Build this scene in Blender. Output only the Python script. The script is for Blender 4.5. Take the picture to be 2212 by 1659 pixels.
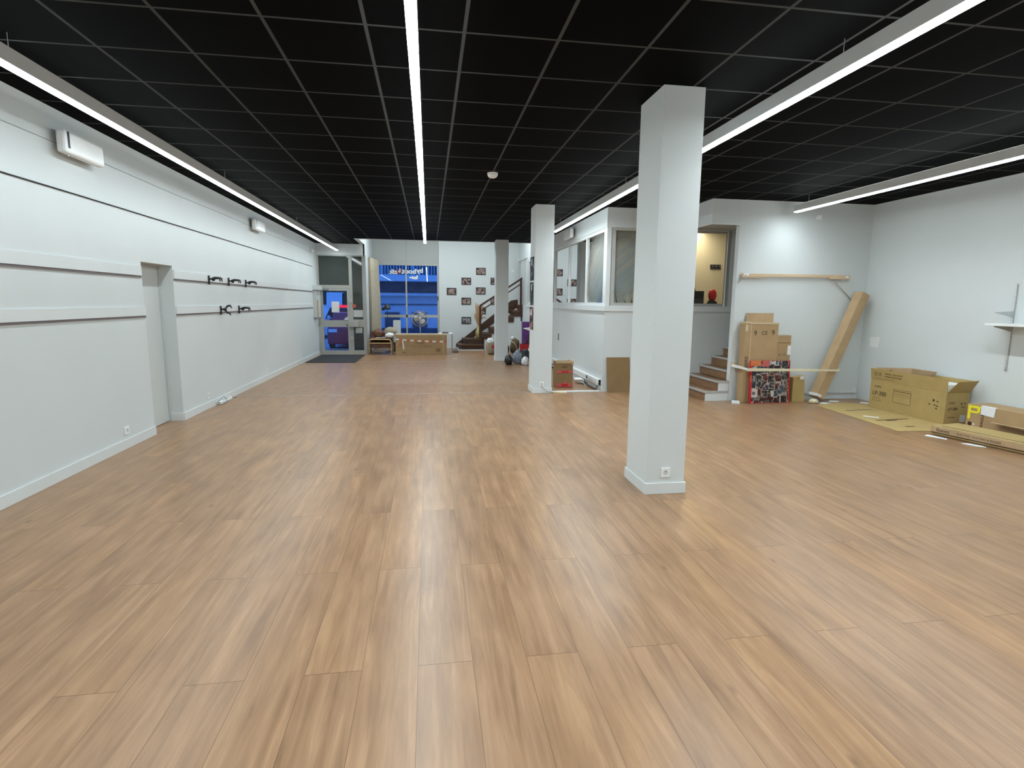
import bpy, math, random
from mathutils import Matrix, Vector, noise

for o in list(bpy.data.objects):
    bpy.data.objects.remove(o, do_unlink=True)
SC = bpy.context.scene
COL = SC.collection
random.seed(7)
R = math.radians

# ------------------------------------------------------------------ camera
cam = bpy.data.cameras.new('camera')
cam.sensor_fit = 'HORIZONTAL'; cam.sensor_width = 36.0
cam.lens = 36.0 * 1191.9 / 2212.0
cam.clip_start = 0.05; cam.clip_end = 200
camo = bpy.data.objects.new('camera', cam); COL.objects.link(camo)
yaw, pitch, roll = .1498, -.1469, .0093
cy, sy, cp, sp = math.cos(yaw), math.sin(yaw), math.cos(pitch), math.sin(pitch)
F = Vector((sy*cp, cy*cp, sp)); r0 = Vector((cy, -sy, 0)); u0 = r0.cross(F)
rr = r0*math.cos(roll) + u0*math.sin(roll); uu = -r0*math.sin(roll) + u0*math.cos(roll)
M = Matrix((rr, uu, -F)).transposed().to_4x4(); M.translation = (0, 0, 1.6)
camo.matrix_world = M
SC.camera = camo

# ------------------------------------------------------------------ world (dusk) and exposure
W = bpy.data.worlds.new('dusk_sky'); SC.world = W; W.use_nodes = True
bg = W.node_tree.nodes['Background']
bg.inputs['Color'].default_value = (0.065, 0.25, 0.95, 1); bg.inputs['Strength'].default_value = 1.35
SC.view_settings.view_transform = 'Standard'; SC.view_settings.look = 'None'
SC.view_settings.gamma = 1.0; SC.view_settings.use_curve_mapping = False
SC.view_settings.exposure = 0.0
LAMP_W = 7.0          # watts per metre of each hanging strip lamp
LAMP_COL = (0.86, 0.965, 1.0)
OFFICE_W = 24.0

# ------------------------------------------------------------------ helpers: materials
class NT:
    def __init__(s, nt): s.t = nt
    def n(s, typ, **kw):
        x = s.t.nodes.new(typ)
        for k, v in kw.items(): setattr(x, k, v)
        return x
    def l(s, a, b): s.t.links.new(a, b)
    def m(s, op, a, b=None, c=None, clamp=False):
        x = s.t.nodes.new('ShaderNodeMath'); x.operation = op; x.use_clamp = clamp
        for i, v in enumerate((a, b, c)):
            if v is None: continue
            if isinstance(v, (int, float)): x.inputs[i].default_value = v
            else: s.l(v, x.inputs[i])
        return x.outputs[0]
    def mix(s, fac, a, b, typ='MIX'):
        x = s.t.nodes.new('ShaderNodeMix'); x.data_type = 'RGBA'; x.blend_type = typ
        for i, v in ((0, fac), (6, a), (7, b)):
            if isinstance(v, (int, float)): x.inputs[i].default_value = v
            elif isinstance(v, tuple): x.inputs[i].default_value = v if len(v) == 4 else v + (1,)
            else: s.l(v, x.inputs[i])
        return x.outputs[2]
    def ramp(s, fac, stops):
        x = s.t.nodes.new('ShaderNodeValToRGB'); e = x.color_ramp.elements
        while len(e) < len(stops): e.new(0.5)
        for i, (p, c) in enumerate(stops):
            e[i].position = p; e[i].color = c if len(c) == 4 else tuple(c) + (1,)
        s.l(fac, x.inputs[0]); return x.outputs[0]

def newmat(name):
    m = bpy.data.materials.new(name); m.use_nodes = True
    t = NT(m.node_tree); b = m.node_tree.nodes['Principled BSDF']
    return m, t, b

def mat(name, col, rough=.6, var=.06, scale=8.0, metal=0.0, bump=0.0, bscale=200.0, spec=.5, stretch=(1, 1, 1)):
    m, t, b = newmat(name)
    tc = t.n('ShaderNodeTexCoord'); mp = t.n('ShaderNodeMapping'); mp.inputs['Scale'].default_value = stretch
    t.l(tc.outputs['Object'], mp.inputs['Vector'])
    nz = t.n('ShaderNodeTexNoise'); nz.inputs['Scale'].default_value = scale; nz.inputs['Detail'].default_value = 4
    t.l(mp.outputs[0], nz.inputs['Vector'])
    c0 = tuple(max(0, c*(1-var)) for c in col); c1 = tuple(min(1, c*(1+var)) for c in col)
    t.l(t.ramp(nz.outputs['Fac'], [(.3, c0), (.7, c1)]), b.inputs['Base Color'])
    b.inputs['Roughness'].default_value = rough; b.inputs['Metallic'].default_value = metal
    b.inputs['Specular IOR Level'].default_value = spec
    if bump:
        n2 = t.n('ShaderNodeTexNoise'); n2.inputs['Scale'].default_value = bscale
        t.l(mp.outputs[0], n2.inputs['Vector'])
        bp = t.n('ShaderNodeBump'); bp.inputs['Strength'].default_value = bump; bp.inputs['Distance'].default_value = .002
        t.l(n2.outputs['Fac'], bp.inputs['Height']); t.l(bp.outputs[0], b.inputs['Normal'])
    return m

def emit(name, col, s):
    m = bpy.data.materials.new(name); m.use_nodes = True; nt = m.node_tree
    for n in list(nt.nodes): nt.nodes.remove(n)
    o = nt.nodes.new('ShaderNodeOutputMaterial'); e = nt.nodes.new('ShaderNodeEmission')
    e.inputs[0].default_value = tuple(col) + (1,); e.inputs[1].default_value = s
    nt.links.new(e.outputs[0], o.inputs[0]); return m

def glass(name, tint=(1, 1, 1), ior=1.5, rough=0.0):
    m = bpy.data.materials.new(name); m.use_nodes = True; t = NT(m.node_tree)
    for n in list(t.t.nodes): t.t.nodes.remove(n)
    o = t.n('ShaderNodeOutputMaterial'); tr = t.n('ShaderNodeBsdfTransparent'); tr.inputs[0].default_value = tuple(tint)+(1,)
    g = t.n('ShaderNodeBsdfGlossy'); g.inputs['Roughness'].default_value = rough
    fr = t.n('ShaderNodeFresnel'); fr.inputs[0].default_value = ior
    mx = t.n('ShaderNodeMixShader'); t.l(fr.outputs[0], mx.inputs[0]); t.l(tr.outputs[0], mx.inputs[1]); t.l(g.outputs[0], mx.inputs[2])
    t.l(mx.outputs[0], o.inputs[0]); return m

def floor_material():
    m, t, b = newmat('oak_planks')
    PW, PL = .243, 1.854
    tc = t.n('ShaderNodeTexCoord'); sx = t.n('ShaderNodeSeparateXYZ'); t.l(tc.outputs['Object'], sx.inputs[0])
    x = t.m('ADD', sx.outputs[0], .066 + PW*40); y = t.m('ADD', sx.outputs[1], -2.276 + PL*20)
    u = t.m('DIVIDE', x, PW); k = t.m('FLOOR', u); fu = t.m('FRACT', u)
    par = t.m('MODULO', k, 2.0)
    v = t.m('DIVIDE', t.m('ADD', y, t.m('MULTIPLY', par, PL/2)), PL); row = t.m('FLOOR', v); fv = t.m('FRACT', v)
    cid = t.n('ShaderNodeCombineXYZ'); t.l(k, cid.inputs[0]); t.l(row, cid.inputs[1])
    wn = t.n('ShaderNodeTexWhiteNoise', noise_dimensions='2D'); t.l(cid.outputs[0], wn.inputs['Vector'])
    # per plank offset grain coordinates
    gc = t.n('ShaderNodeCombineXYZ')
    t.l(t.m('ADD', t.m('MULTIPLY', sx.outputs[0], 1.0), t.m('MULTIPLY', wn.outputs['Value'], 37.0)), gc.inputs[0])
    t.l(t.m('MULTIPLY', sx.outputs[1], .062), gc.inputs[1]); t.l(t.m('MULTIPLY', wn.outputs['Value'], 11.0), gc.inputs[2])
    n1 = t.n('ShaderNodeTexNoise'); n1.inputs['Scale'].default_value = 22; n1.inputs['Detail'].default_value = 6; n1.inputs['Roughness'].default_value = .6
    n1.inputs['Distortion'].default_value = .7
    t.l(gc.outputs[0], n1.inputs['Vector'])
    gc2 = t.n('ShaderNodeCombineXYZ')
    t.l(t.m('ADD', sx.outputs[0], t.m('MULTIPLY', wn.outputs['Value'], 19.0)), gc2.inputs[0])
    t.l(t.m('MULTIPLY', sx.outputs[1], .04), gc2.inputs[1]); t.l(t.m('MULTIPLY', wn.outputs['Value'], 5.0), gc2.inputs[2])
    n2 = t.n('ShaderNodeTexNoise'); n2.inputs['Scale'].default_value = 150; n2.inputs['Detail'].default_value = 3
    t.l(gc2.outputs[0], n2.inputs['Vector'])
    # soft blotches
    gc3 = t.n('ShaderNodeCombineXYZ')
    t.l(t.m('ADD', sx.outputs[0], t.m('MULTIPLY', wn.outputs['Value'], 23.0)), gc3.inputs[0]); t.l(t.m('MULTIPLY', sx.outputs[1], .3), gc3.inputs[1])
    n3 = t.n('ShaderNodeTexNoise'); n3.inputs['Scale'].default_value = 7; n3.inputs['Detail'].default_value = 3
    t.l(gc3.outputs[0], n3.inputs['Vector'])
    col = t.ramp(n1.outputs['Fac'], [(.30, (.20, .130, .078)), (.44, (.315, .215, .138)), (.55, (.39, .275, .182)), (.72, (.53, .395, .275))])
    col = t.mix(t.m('MULTIPLY', n2.outputs['Fac'], .55), col, t.mix(1.0, col, (.62, .56, .50), 'MULTIPLY'))
    col = t.mix(.38, col, t.ramp(n3.outputs['Fac'], [(.3, (.25, .175, .118)), (.5, (.365, .26, .172)), (.7, (.48, .35, .235))]))
    # knots
    vk = t.n('ShaderNodeTexVoronoi'); vk.inputs['Scale'].default_value = 3.9
    gk = t.n('ShaderNodeCombineXYZ'); t.l(t.m('ADD', sx.outputs[0], t.m('MULTIPLY', wn.outputs['Value'], 3.0)), gk.inputs[0]); t.l(t.m('MULTIPLY', sx.outputs[1], .45), gk.inputs[1])
    t.l(gk.outputs[0], vk.inputs['Vector'])
    kn = t.m('SUBTRACT', 1.0, t.m('DIVIDE', vk.outputs['Distance'], .085), clamp=True)
    sc = t.n('ShaderNodeSeparateColor'); t.l(vk.outputs['Color'], sc.inputs[0])
    kn = t.m('MULTIPLY', kn, t.m('GREATER_THAN', sc.outputs[0], .35))
    col = t.mix(t.m('MULTIPLY', kn, .8), col, (.13, .085, .055))
    # plank tone
    tone = t.ramp(wn.outputs['Value'], [(0, (.93, .92, .93)), (.5, (.98, .97, .97)), (.85, (1.0, .98, .95)), (1, (1.06, 1.02, .93))])
    col = t.mix(1.0, col, tone, 'MULTIPLY')
    # joints
    jx = t.m('LESS_THAN', t.m('ABSOLUTE', t.m('SUBTRACT', fu, .5)), .5 - .0055)
    jy = t.m('LESS_THAN', t.m('ABSOLUTE', t.m('SUBTRACT', fv, .5)), .5 - .0011)
    j = t.m('MULTIPLY', jx, jy)
    col = t.mix(t.m('MULTIPLY', t.m('SUBTRACT', 1.0, j), .7), col, (.10, .06, .035))
    col = t.mix(1.0, col, (.91, .755, .615), 'MULTIPLY')
    t.l(col, b.inputs['Base Color'])
    rg = t.m('ADD', .24, t.m('MULTIPLY', n1.outputs['Fac'], .16)); t.l(rg, b.inputs['Roughness'])
    b.inputs['Specular IOR Level'].default_value = .42
    bp = t.n('ShaderNodeBump'); bp.inputs['Strength'].default_value = .12; bp.inputs['Distance'].default_value = .002
    t.l(t.m('ADD', t.m('MULTIPLY', n2.outputs['Fac'], .5), j), bp.inputs['Height']); t.l(bp.outputs[0], b.inputs['Normal'])
    return m

def ceiling_material():
    m, t, b = newmat('black_ceiling_tiles')
    X0, Y0, G = -2.1586, 3.7207, .6
    tc = t.n('ShaderNodeTexCoord'); sx = t.n('ShaderNodeSeparateXYZ'); t.l(tc.outputs['Object'], sx.inputs[0])
    fx = t.m('FRACT', t.m('DIVIDE', t.m('ADD', sx.outputs[0], G*60.5 - X0), G))
    fy = t.m('FRACT', t.m('DIVIDE', t.m('ADD', sx.outputs[1], G*60.5 - Y0), G))
    lx = t.m('LESS_THAN', t.m('ABSOLUTE', t.m('SUBTRACT', fx, .5)), .0115/G)
    ly = t.m('LESS_THAN', t.m('ABSOLUTE', t.m('SUBTRACT', fy, .5)), .0105/G)
    ln = t.m('MAXIMUM', lx, ly)
    nz = t.n('ShaderNodeTexNoise'); nz.inputs['Scale'].default_value = 120; nz.inputs['Detail'].default_value = 3
    t.l(tc.outputs['Object'], nz.inputs['Vector'])
    tile = t.ramp(nz.outputs['Fac'], [(.35, (.0012, .0012, .0013)), (.65, (.0024, .0024, .0026))])
    t.l(t.mix(ln, tile, (.07, .075, .075)), b.inputs['Base Color'])
    b.inputs['Roughness'].default_value = .7; b.inputs['Specular IOR Level'].default_value = .02
    return m

def collage_material():
    m, t, b = newmat('photo_collage')
    tc = t.n('ShaderNodeTexCoord'); mp = t.n('ShaderNodeMapping'); mp.inputs['Rotation'].default_value = (R(90), 0, 0)
    t.l(tc.outputs['Object'], mp.inputs[0])
    vr = t.n('ShaderNodeTexVoronoi', distance='CHEBYCHEV'); vr.inputs['Scale'].default_value = 8.5; vr.inputs['Randomness'].default_value = .7
    t.l(mp.outputs[0], vr.inputs['Vector']); sc = t.n('ShaderNodeSeparateColor'); t.l(vr.outputs['Color'], sc.inputs[0])
    base = t.ramp(sc.outputs[0], [(0, (.012, .012, .014)), (.2, (.20, .012, .008)), (.3, (.02, .02, .025)), (.45, (.045, .035, .03)), (.55, (.03, .015, .10)), (.62, (.03, .035, .03)), (.75, (.22, .16, .13)), (.85, (.10, .20, .30)), (.92, (.02, .02, .02)), (1, (.35, .07, .02))])
    nz = t.n('ShaderNodeTexNoise'); nz.inputs['Scale'].default_value = 13; nz.inputs['Detail'].default_value = 3; nz.inputs['Distortion'].default_value = .4
    va = t.n('ShaderNodeVectorMath', operation='ADD'); t.l(mp.outputs[0], va.inputs[0]); t.l(vr.outputs['Color'], va.inputs[1]); t.l(va.outputs[0], nz.inputs[0])
    g = t.ramp(nz.outputs['Fac'], [(.42, (.008, .008, .008)), (.52, (.05, .045, .04)), (.60, (.2, .18, .17)), (.68, (.75, .70, .68))])
    c = t.mix(.55, base, g)
    v2 = t.n('ShaderNodeTexVoronoi', distance='CHEBYCHEV', feature='F2'); v2.inputs['Scale'].default_value = 8.5; v2.inputs['Randomness'].default_value = .7; t.l(mp.outputs[0], v2.inputs['Vector'])
    ed = t.m('MULTIPLY', t.m('LESS_THAN', t.m('SUBTRACT', v2.outputs['Distance'], vr.outputs['Distance']), .05), t.m('GREATER_THAN', sc.outputs[1], .45))
    c = t.mix(ed, c, (.55, .48, .44))
    t.l(c, b.inputs['Base Color']); b.inputs['Roughness'].default_value = .25
    return m

def print_material(name, tones, sc=14):
    m, t, b = newmat(name)
    tc = t.n('ShaderNodeTexCoord'); oi = t.n('ShaderNodeObjectInfo')
    va = t.n('ShaderNodeVectorMath', operation='ADD'); t.l(tc.outputs['Object'], va.inputs[0]); t.l(oi.outputs['Location'], va.inputs[1])
    nz = t.n('ShaderNodeTexNoise'); nz.inputs['Scale'].default_value = sc; nz.inputs['Detail'].default_value = 4; t.l(va.outputs[0], nz.inputs[0])
    n = len(tones)
    t.l(t.ramp(nz.outputs['Fac'], [(.33 + .34*i/(n-1), c) for i, c in enumerate(tones)]), b.inputs['Base Color'])
    b.inputs['Roughness'].default_value = .6; b.inputs['Specular IOR Level'].default_value = .15
    return m

def smudge_material(side, scl):
    # made-up smudge: diagonal grey, tan and blue streaks, thinning to nothing at its edge
    m = bpy.data.materials.new('made_up_smudge'); m.use_nodes = True; t = NT(m.node_tree)
    b = t.t.nodes['Principled BSDF']; out = t.t.nodes['Material Output']
    tc = t.n('ShaderNodeTexCoord'); sx = t.n('ShaderNodeSeparateXYZ'); t.l(tc.outputs['Object'], sx.inputs[0])
    u = t.m('MULTIPLY', sx.outputs[1], -1.0) if side else sx.outputs[0]
    z = sx.outputs[2]
    a_ = t.m('ADD', t.m('MULTIPLY', u, .72), t.m('MULTIPLY', z, .69)); c_ = t.m('SUBTRACT', t.m('MULTIPLY', z, .72), t.m('MULTIPLY', u, .69))
    cv = t.n('ShaderNodeCombineXYZ'); t.l(t.m('MULTIPLY', a_, .5), cv.inputs[0]); t.l(t.m('MULTIPLY', c_, 5.5), cv.inputs[1])
    nz = t.n('ShaderNodeTexNoise'); nz.inputs['Scale'].default_value = 2.0; nz.inputs['Detail'].default_value = 7; nz.inputs['Roughness'].default_value = .62; t.l(cv.outputs[0], nz.inputs[0])
    n2 = t.n('ShaderNodeTexNoise'); n2.inputs['Scale'].default_value = 1.8; n2.inputs['Detail'].default_value = 2; t.l(tc.outputs['Object'], n2.inputs[0])
    c = t.ramp(nz.outputs['Fac'], [(.3, (.20, .225, .225)), (.48, (.26, .265, .245)), (.6, (.33, .30, .235)), (.75, (.34, .33, .30))])
    c = t.mix(t.m('MULTIPLY', t.m('SUBTRACT', .35, c_, clamp=True), .9), c, (.17, .225, .245))
    t.l(c, b.inputs['Base Color']); b.inputs['Roughness'].default_value = .8; b.inputs['Specular IOR Level'].default_value = .1
    p, q = scl
    d = t.m('SQRT', t.m('ADD', t.m('POWER', t.m('ABSOLUTE', t.m('MULTIPLY', a_, p)), 2.0), t.m('POWER', t.m('ABSOLUTE', t.m('MULTIPLY', c_, q)), 2.0)))
    d = t.m('ADD', d, t.m('MULTIPLY', t.m('ADD', nz.outputs['Fac'], n2.outputs['Fac']), .3))
    al = t.m('MULTIPLY', t.m('SUBTRACT', 1.35, d), 1.7, clamp=True)
    tr = t.n('ShaderNodeBsdfTransparent'); mx = t.n('ShaderNodeMixShader')
    t.l(t.m('MULTIPLY', al, .95), mx.inputs[0]); t.l(tr.outputs[0], mx.inputs[1]); t.l(b.outputs[0], mx.inputs[2]); t.l(mx.outputs[0], out.inputs[0])
    return m

MW = mat('white_wall_paint', (.62, .655, .655), .7, .02, 1.2, bump=.12, bscale=260)
MPAN = mat('grey_panel_paint', (.40, .42, .405), .7, .03, 1.5, bump=.1)
MTRIM = mat('white_trim_paint', (.66, .69, .69), .5, .02, 3)
MDOOR = mat('white_door_paint', (.56, .585, .575), .55, .02, 2)
MFRAME = mat('pale_grey_painted_metal', (.42, .42, .39), .45, .04, 5)
MFLOOR = floor_material(); MCEIL = ceiling_material()
MALU = mat('aluminium', (.55, .56, .56), .35, .05, 20, metal=.85)
MHOUS = mat('lamp_housing_white', (.62, .64, .64), .4, .02, 10)
MCHROME = mat('chrome', (.7, .7, .7), .15, .04, 20, metal=1)
MPLASTIC = mat('white_plastic', (.80, .81, .80), .35, .02, 10)
MTAUPE = mat('dark_taupe', (.16, .135, .14), .6, .1, 10)
MGREYP = mat('grey_plastic', (.3, .3, .3), .45, .05, 10)
MBLACK = mat('black_plastic', (.010, .009, .012), .4, .2, 20)
MBLACKM = mat('black_matte', (.018, .018, .02), .7, .2, 30)
MDGREY = mat('dark_grey', (.05, .055, .055), .5, .1, 12)
MTINT = mat('smoked_green_glass', (.040, .050, .045), .06, .05, 3, spec=.6)
MTINTB = mat('smoked_blue_glass', (.030, .045, .055), .08, .1, 4, spec=.6)
MGLASS = glass('clear_glass'); MGLASS2 = glass('office_glass', (.93, .95, .94), 1.5)
MWOODD = mat('dark_stained_wood', (.060, .026, .014), .4, .35, 6, stretch=(1, 6, 6))
MWOODT = mat('brown_tread_wood', (.115, .055, .026), .4, .3, 5, stretch=(1, 8, 8))
MWOODR = mat('mahogany_wood', (.050, .016, .010), .35, .3, 8)
MWOODL = mat('pale_bentwood', (.50, .36, .17), .45, .12, 8)
MPINE = mat('raw_pine', (.62, .45, .29), .6, .12, 9, stretch=(1, 12, 12))
MPINEP = mat('pale_pine', (.74, .66, .46), .6, .08, 9, stretch=(1, 12, 12))
MSTEPW = mat('oak_riser', (.235, .125, .062), .45, .22, 9, stretch=(6, .6, 6))
MNOSE = mat('grey_stair_nosing', (.40, .39, .37), .5, .05, 20)
MCARD = mat('cardboard', (.40, .265, .135), .75, .07, 6, bump=.08, bscale=90)
MCARDY = mat('ochre_cardboard', (.42, .30, .115), .75, .06, 6, bump=.08, bscale=90)
MCARDD = mat('brown_cardboard', (.235, .145, .062), .8, .05, 6, bump=.08, bscale=90)
MCARDP = mat('light_cardboard', (.46, .315, .175), .75, .07, 6, bump=.08, bscale=90)
MCARDI = mat('cardboard_cut_edge', (.56, .45, .29), .8, .06, 30)
MINK = mat('black_ink', (.025, .02, .015), .7, .2, 40)
MINKB = mat('brown_ink', (.13, .075, .03), .8, .2, 40)
MINKG = mat('faded_ink', (.24, .16, .07), .8, .2, 40)
MPAPER = mat('white_paper', (.78, .79, .80), .7, .03, 20)
MPAPERG = mat('grey_paper', (.55, .57, .57), .7, .05, 20)
MFOAM = mat('white_foam', (.82, .83, .82), .8, .03, 30)
MRED = mat('red_print', (.52, .012, .02), .45, .1, 12)
MREDT = mat('red_pink_tape', (.50, .10, .09), .4, .25, 60)
MORANGE = mat('orange_red_tape', (.60, .16, .05), .4, .1, 30)
MYEL = mat('yellow_tape', (.85, .75, .02), .5, .05, 30)
MPURP = mat('purple_print', (.14, .035, .24), .4, .25, 5)
MMAT = mat('charcoal_mat', (.022, .022, .021), .95, .3, 150, bump=.4, bscale=300)
MCURT = mat('beige_curtain', (.46, .405, .31), .85, .08, 12)
MLEATH = mat('brown_leather', (.13, .05, .026), .45, .25, 9)
MBEIGE = mat('beige_cloth', (.38, .33, .24), .9, .1, 20)
MGOLD = mat('gold_glaze', (.55, .48, .21), .28, .1, 10, metal=.55)
MPAMP = mat('dried_pampas', (.45, .28, .15), .95, .2, 60)
MKHAKI = mat('khaki_cloth', (.16, .12, .06), .9, .3, 14)
MBAGB = mat('black_bag', (.012, .013, .015), .35, .3, 10)
MCLEAR = mat('translucent_bag', (.22, .25, .31), .25, .4, 14)
MWBAG = mat('white_bag', (.74, .75, .76), .4, .08, 14)
MOCHRE = mat('cream_office_paint', (.64, .585, .43), .7, .03, 2)
MFRAMEB = mat('dark_frame', (.018, .012, .012), .4, .2, 20)
MPRINT = print_material('dusky_photo_print', [(.03, .02, .02), (.16, .10, .09), (.42, .33, .30), (.12, .08, .08)])
MPRINTG = print_material('grey_photo_print', [(.02, .02, .02), (.12, .12, .12), (.4, .4, .4), (.05, .05, .05)], 9)
MCOLL = collage_material()
MLENS = emit('lamp_diffuser', (.86, .965, 1.0), 46.0)
MLENSL = emit('dimmer_lamp_diffuser', (.86, .965, 1.0), 27.0)
MUP = emit('lamp_uplight', (.93, .985, 1.0), 3.0)
MASPH = mat('asphalt', (.50, .51, .52), .8, .12, 3)
MCONC = mat('facade_render', (.78, .78, .78), .8, .05, 2)
MCONCD = mat('dark_shopfront', (.10, .11, .13), .5, .2, 3)
MCARR = mat('dark_red_car_paint', (.40, .022, .045), .25, .1, 4)
MCARW = mat('pale_car_paint', (.70, .72, .75), .3, .03, 4)
MTYRE = mat('tyre_rubber', (.015, .015, .015), .8, .2, 20)
MCARG = mat('car_glass', (.02, .025, .03), .05, .1, 5)
MTREE = mat('hedge_leaves', (.03, .045, .02), .8, .6, 14)
MREDR = emit('red_light', (1.0, .03, .10), .9)

# ------------------------------------------------------------------ helpers: geometry
class MB:
    def __init__(s, o=(0, 0, 0)): s.v = []; s.f = []; s.o = Vector(o); s.M = None
    def P(s, p):
        p = Vector(p) - s.o
        s.v.append(tuple(s.M @ p) if s.M else tuple(p)); return len(s.v)-1
    def box(s, x0, x1, y0, y1, z0, z1):
        i = [s.P(p) for p in ((x0, y0, z0), (x1, y0, z0), (x1, y1, z0), (x0, y1, z0), (x0, y0, z1), (x1, y0, z1), (x1, y1, z1), (x0, y1, z1))]
        s.f += [[i[3], i[2], i[1], i[0]], [i[4], i[5], i[6], i[7]], [i[0], i[1], i[5], i[4]], [i[1], i[2], i[6], i[5]], [i[2], i[3], i[7], i[6]], [i[3], i[0], i[4], i[7]]]
        return s
    def hexa(s, p):            # 8 corners: bottom loop then top loop
        i = [s.P(q) for q in p]
        s.f += [[i[3], i[2], i[1], i[0]], [i[4], i[5], i[6], i[7]], [i[0], i[1], i[5], i[4]], [i[1], i[2], i[6], i[5]], [i[2], i[3], i[7], i[6]], [i[3], i[0], i[4], i[7]]]
        return s
    def prism(s, poly, ax, a0, a1):
        def q(p, a):
            return {'x': (a, p[0], p[1]), 'y': (p[0], a, p[1]), 'z': (p[0], p[1], a)}[ax]
        A = [s.P(q(p, a0)) for p in poly]; B = [s.P(q(p, a1)) for p in poly]; n = len(poly)
        s.f += [A[::-1], B] + [[A[k], A[(k+1) % n], B[(k+1) % n], B[k]] for k in range(n)]
        return s
    def tube(s, pts, r, n=8, close=False):
        pts = [Vector(p) for p in pts]; rings = []
        up = Vector((.13, .31, .94))
        for k, p in enumerate(pts):
            if close: d = pts[(k+1) % len(pts)] - pts[k-1]
            else: d = pts[min(k+1, len(pts)-1)] - pts[max(k-1, 0)]
            d.normalize(); a = d.cross(up)
            if a.length < .05: a = d.cross(Vector((1, 0, 0)))
            a.normalize(); b = d.cross(a)
            rad = r[k] if isinstance(r, (list, tuple)) else r
            rings.append([s.P(p + a*rad*math.cos(2*math.pi*j/n) + b*rad*math.sin(2*math.pi*j/n)) for j in range(n)])
        m = len(rings)
        for k in range(m if close else m-1):
            A, B = rings[k], rings[(k+1) % m]
            s.f += [[A[j], A[(j+1) % n], B[(j+1) % n], B[j]] for j in range(n)]
        if not close: s.f += [rings[0][::-1], rings[-1]]
        return s
    def lathe(s, prof, c, n=24, ax='z'):
        rings = []
        for r, h in prof:
            ring = []
            for j in range(n):
                a = 2*math.pi*j/n; u, v = r*math.cos(a), r*math.sin(a)
                d = {'z': (u, v, h), 'y': (u, h, v), 'x': (h, u, v)}[ax]
                ring.append(s.P((c[0]+d[0], c[1]+d[1], c[2]+d[2])))
            rings.append(ring)
        for A, B in zip(rings, rings[1:]):
            s.f += [[A[j], A[(j+1) % n], B[(j+1) % n], B[j]] for j in range(n)]
        s.f += [rings[0][::-1], rings[-1]]
        return s
    def quad(s, *p):
        s.f.append([s.P(q) for q in p]); return s
    def sheet(s, rows):       # grid of points
        idx = [[s.P(p) for p in r_] for r_ in rows]
        for a, b in zip(idx, idx[1:]):
            for k in range(len(a)-1): s.f.append([a[k], a[k+1], b[k+1], b[k]])
        return s
    def blob(s, c, rad, seed=0, amp=.25, freq=2.0, nu=20, nv=12, floor=None):
        rows = []
        for i in range(nv+1):
            th = math.pi*i/nv; row = []
            for j in range(nu):
                ph = 2*math.pi*j/nu
                d = Vector((math.sin(th)*math.cos(ph), math.sin(th)*math.sin(ph), math.cos(th)))
                k = 1 + amp*noise.noise(d*freq + Vector((seed*3.1, seed*1.7, seed)))+ .4*amp*noise.noise(d*freq*2.7 + Vector((seed, 5, 9)))
                p = Vector((c[0]+d.x*rad[0]*k, c[1]+d.y*rad[1]*k, c[2]+d.z*rad[2]*k))
                if floor is not None: p.z = max(p.z, floor)
                row.append(s.P(p))
            rows.append(row)
        for a, b in zip(rows, rows[1:]):
            s.f += [[a[j], a[(j+1) % nu], b[(j+1) % nu], b[j]] for j in range(nu)]
        return s
    def build(s, name, m, parent=None, bevel=0, smooth=False, solid=0, label=None):
        me = bpy.data.meshes.new(name); me.from_pydata(s.v, [], s.f); me.update()
        import bmesh as bmm
        b = bmm.new(); b.from_mesh(me); bmm.ops.remove_doubles(b, verts=b.verts, dist=1e-5)
        bmm.ops.recalc_face_normals(b, faces=b.faces); b.to_mesh(me); b.free()
        me.materials.append(m)
        if smooth:
            for p in me.polygons: p.use_smooth = True
        o = bpy.data.objects.new(name, me); COL.objects.link(o)
        if parent: o.parent = parent
        else: o.location = s.o
        if solid:
            md = o.modifiers.new('thick', 'SOLIDIFY'); md.thickness = solid; md.offset = 0
        if bevel:
            md = o.modifiers.new('bevel', 'BEVEL'); md.width = bevel; md.segments = 2; md.limit_method = 'ANGLE'
        if label: o['label'] = label
        return o

def tag(o, label, cat, group=None, kind=None):
    o['label'] = label; o['category'] = cat
    if group: o['group'] = group
    if kind: o['kind'] = kind
    return o
def thing(name, loc, label, cat, group=None, rot=(0, 0, 0)):
    o = bpy.data.objects.new(name, None); COL.objects.link(o)
    o.empty_display_size = .1
    o.location = loc; o.rotation_euler = rot
    return tag(o, label, cat, group)
def struct(name, mb, m, parent=None, label=None, cat=None, **kw):
    o = mb.build(name, m, parent, **kw)
    if parent is None: o['kind'] = 'structure'
    if label: o['label'] = label
    if cat: o['category'] = cat
    return o
def dup(root, loc, label=None, rot=None):
    r = root.copy(); COL.objects.link(r); r.location = loc
    if rot: r.rotation_euler = rot
    if label: r['label'] = label
    for ch in list(root.children):
        c = ch.copy(); COL.objects.link(c); c.parent = r
        for g in list(ch.children):
            d = g.copy(); COL.objects.link(d); d.parent = c
    return r
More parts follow.
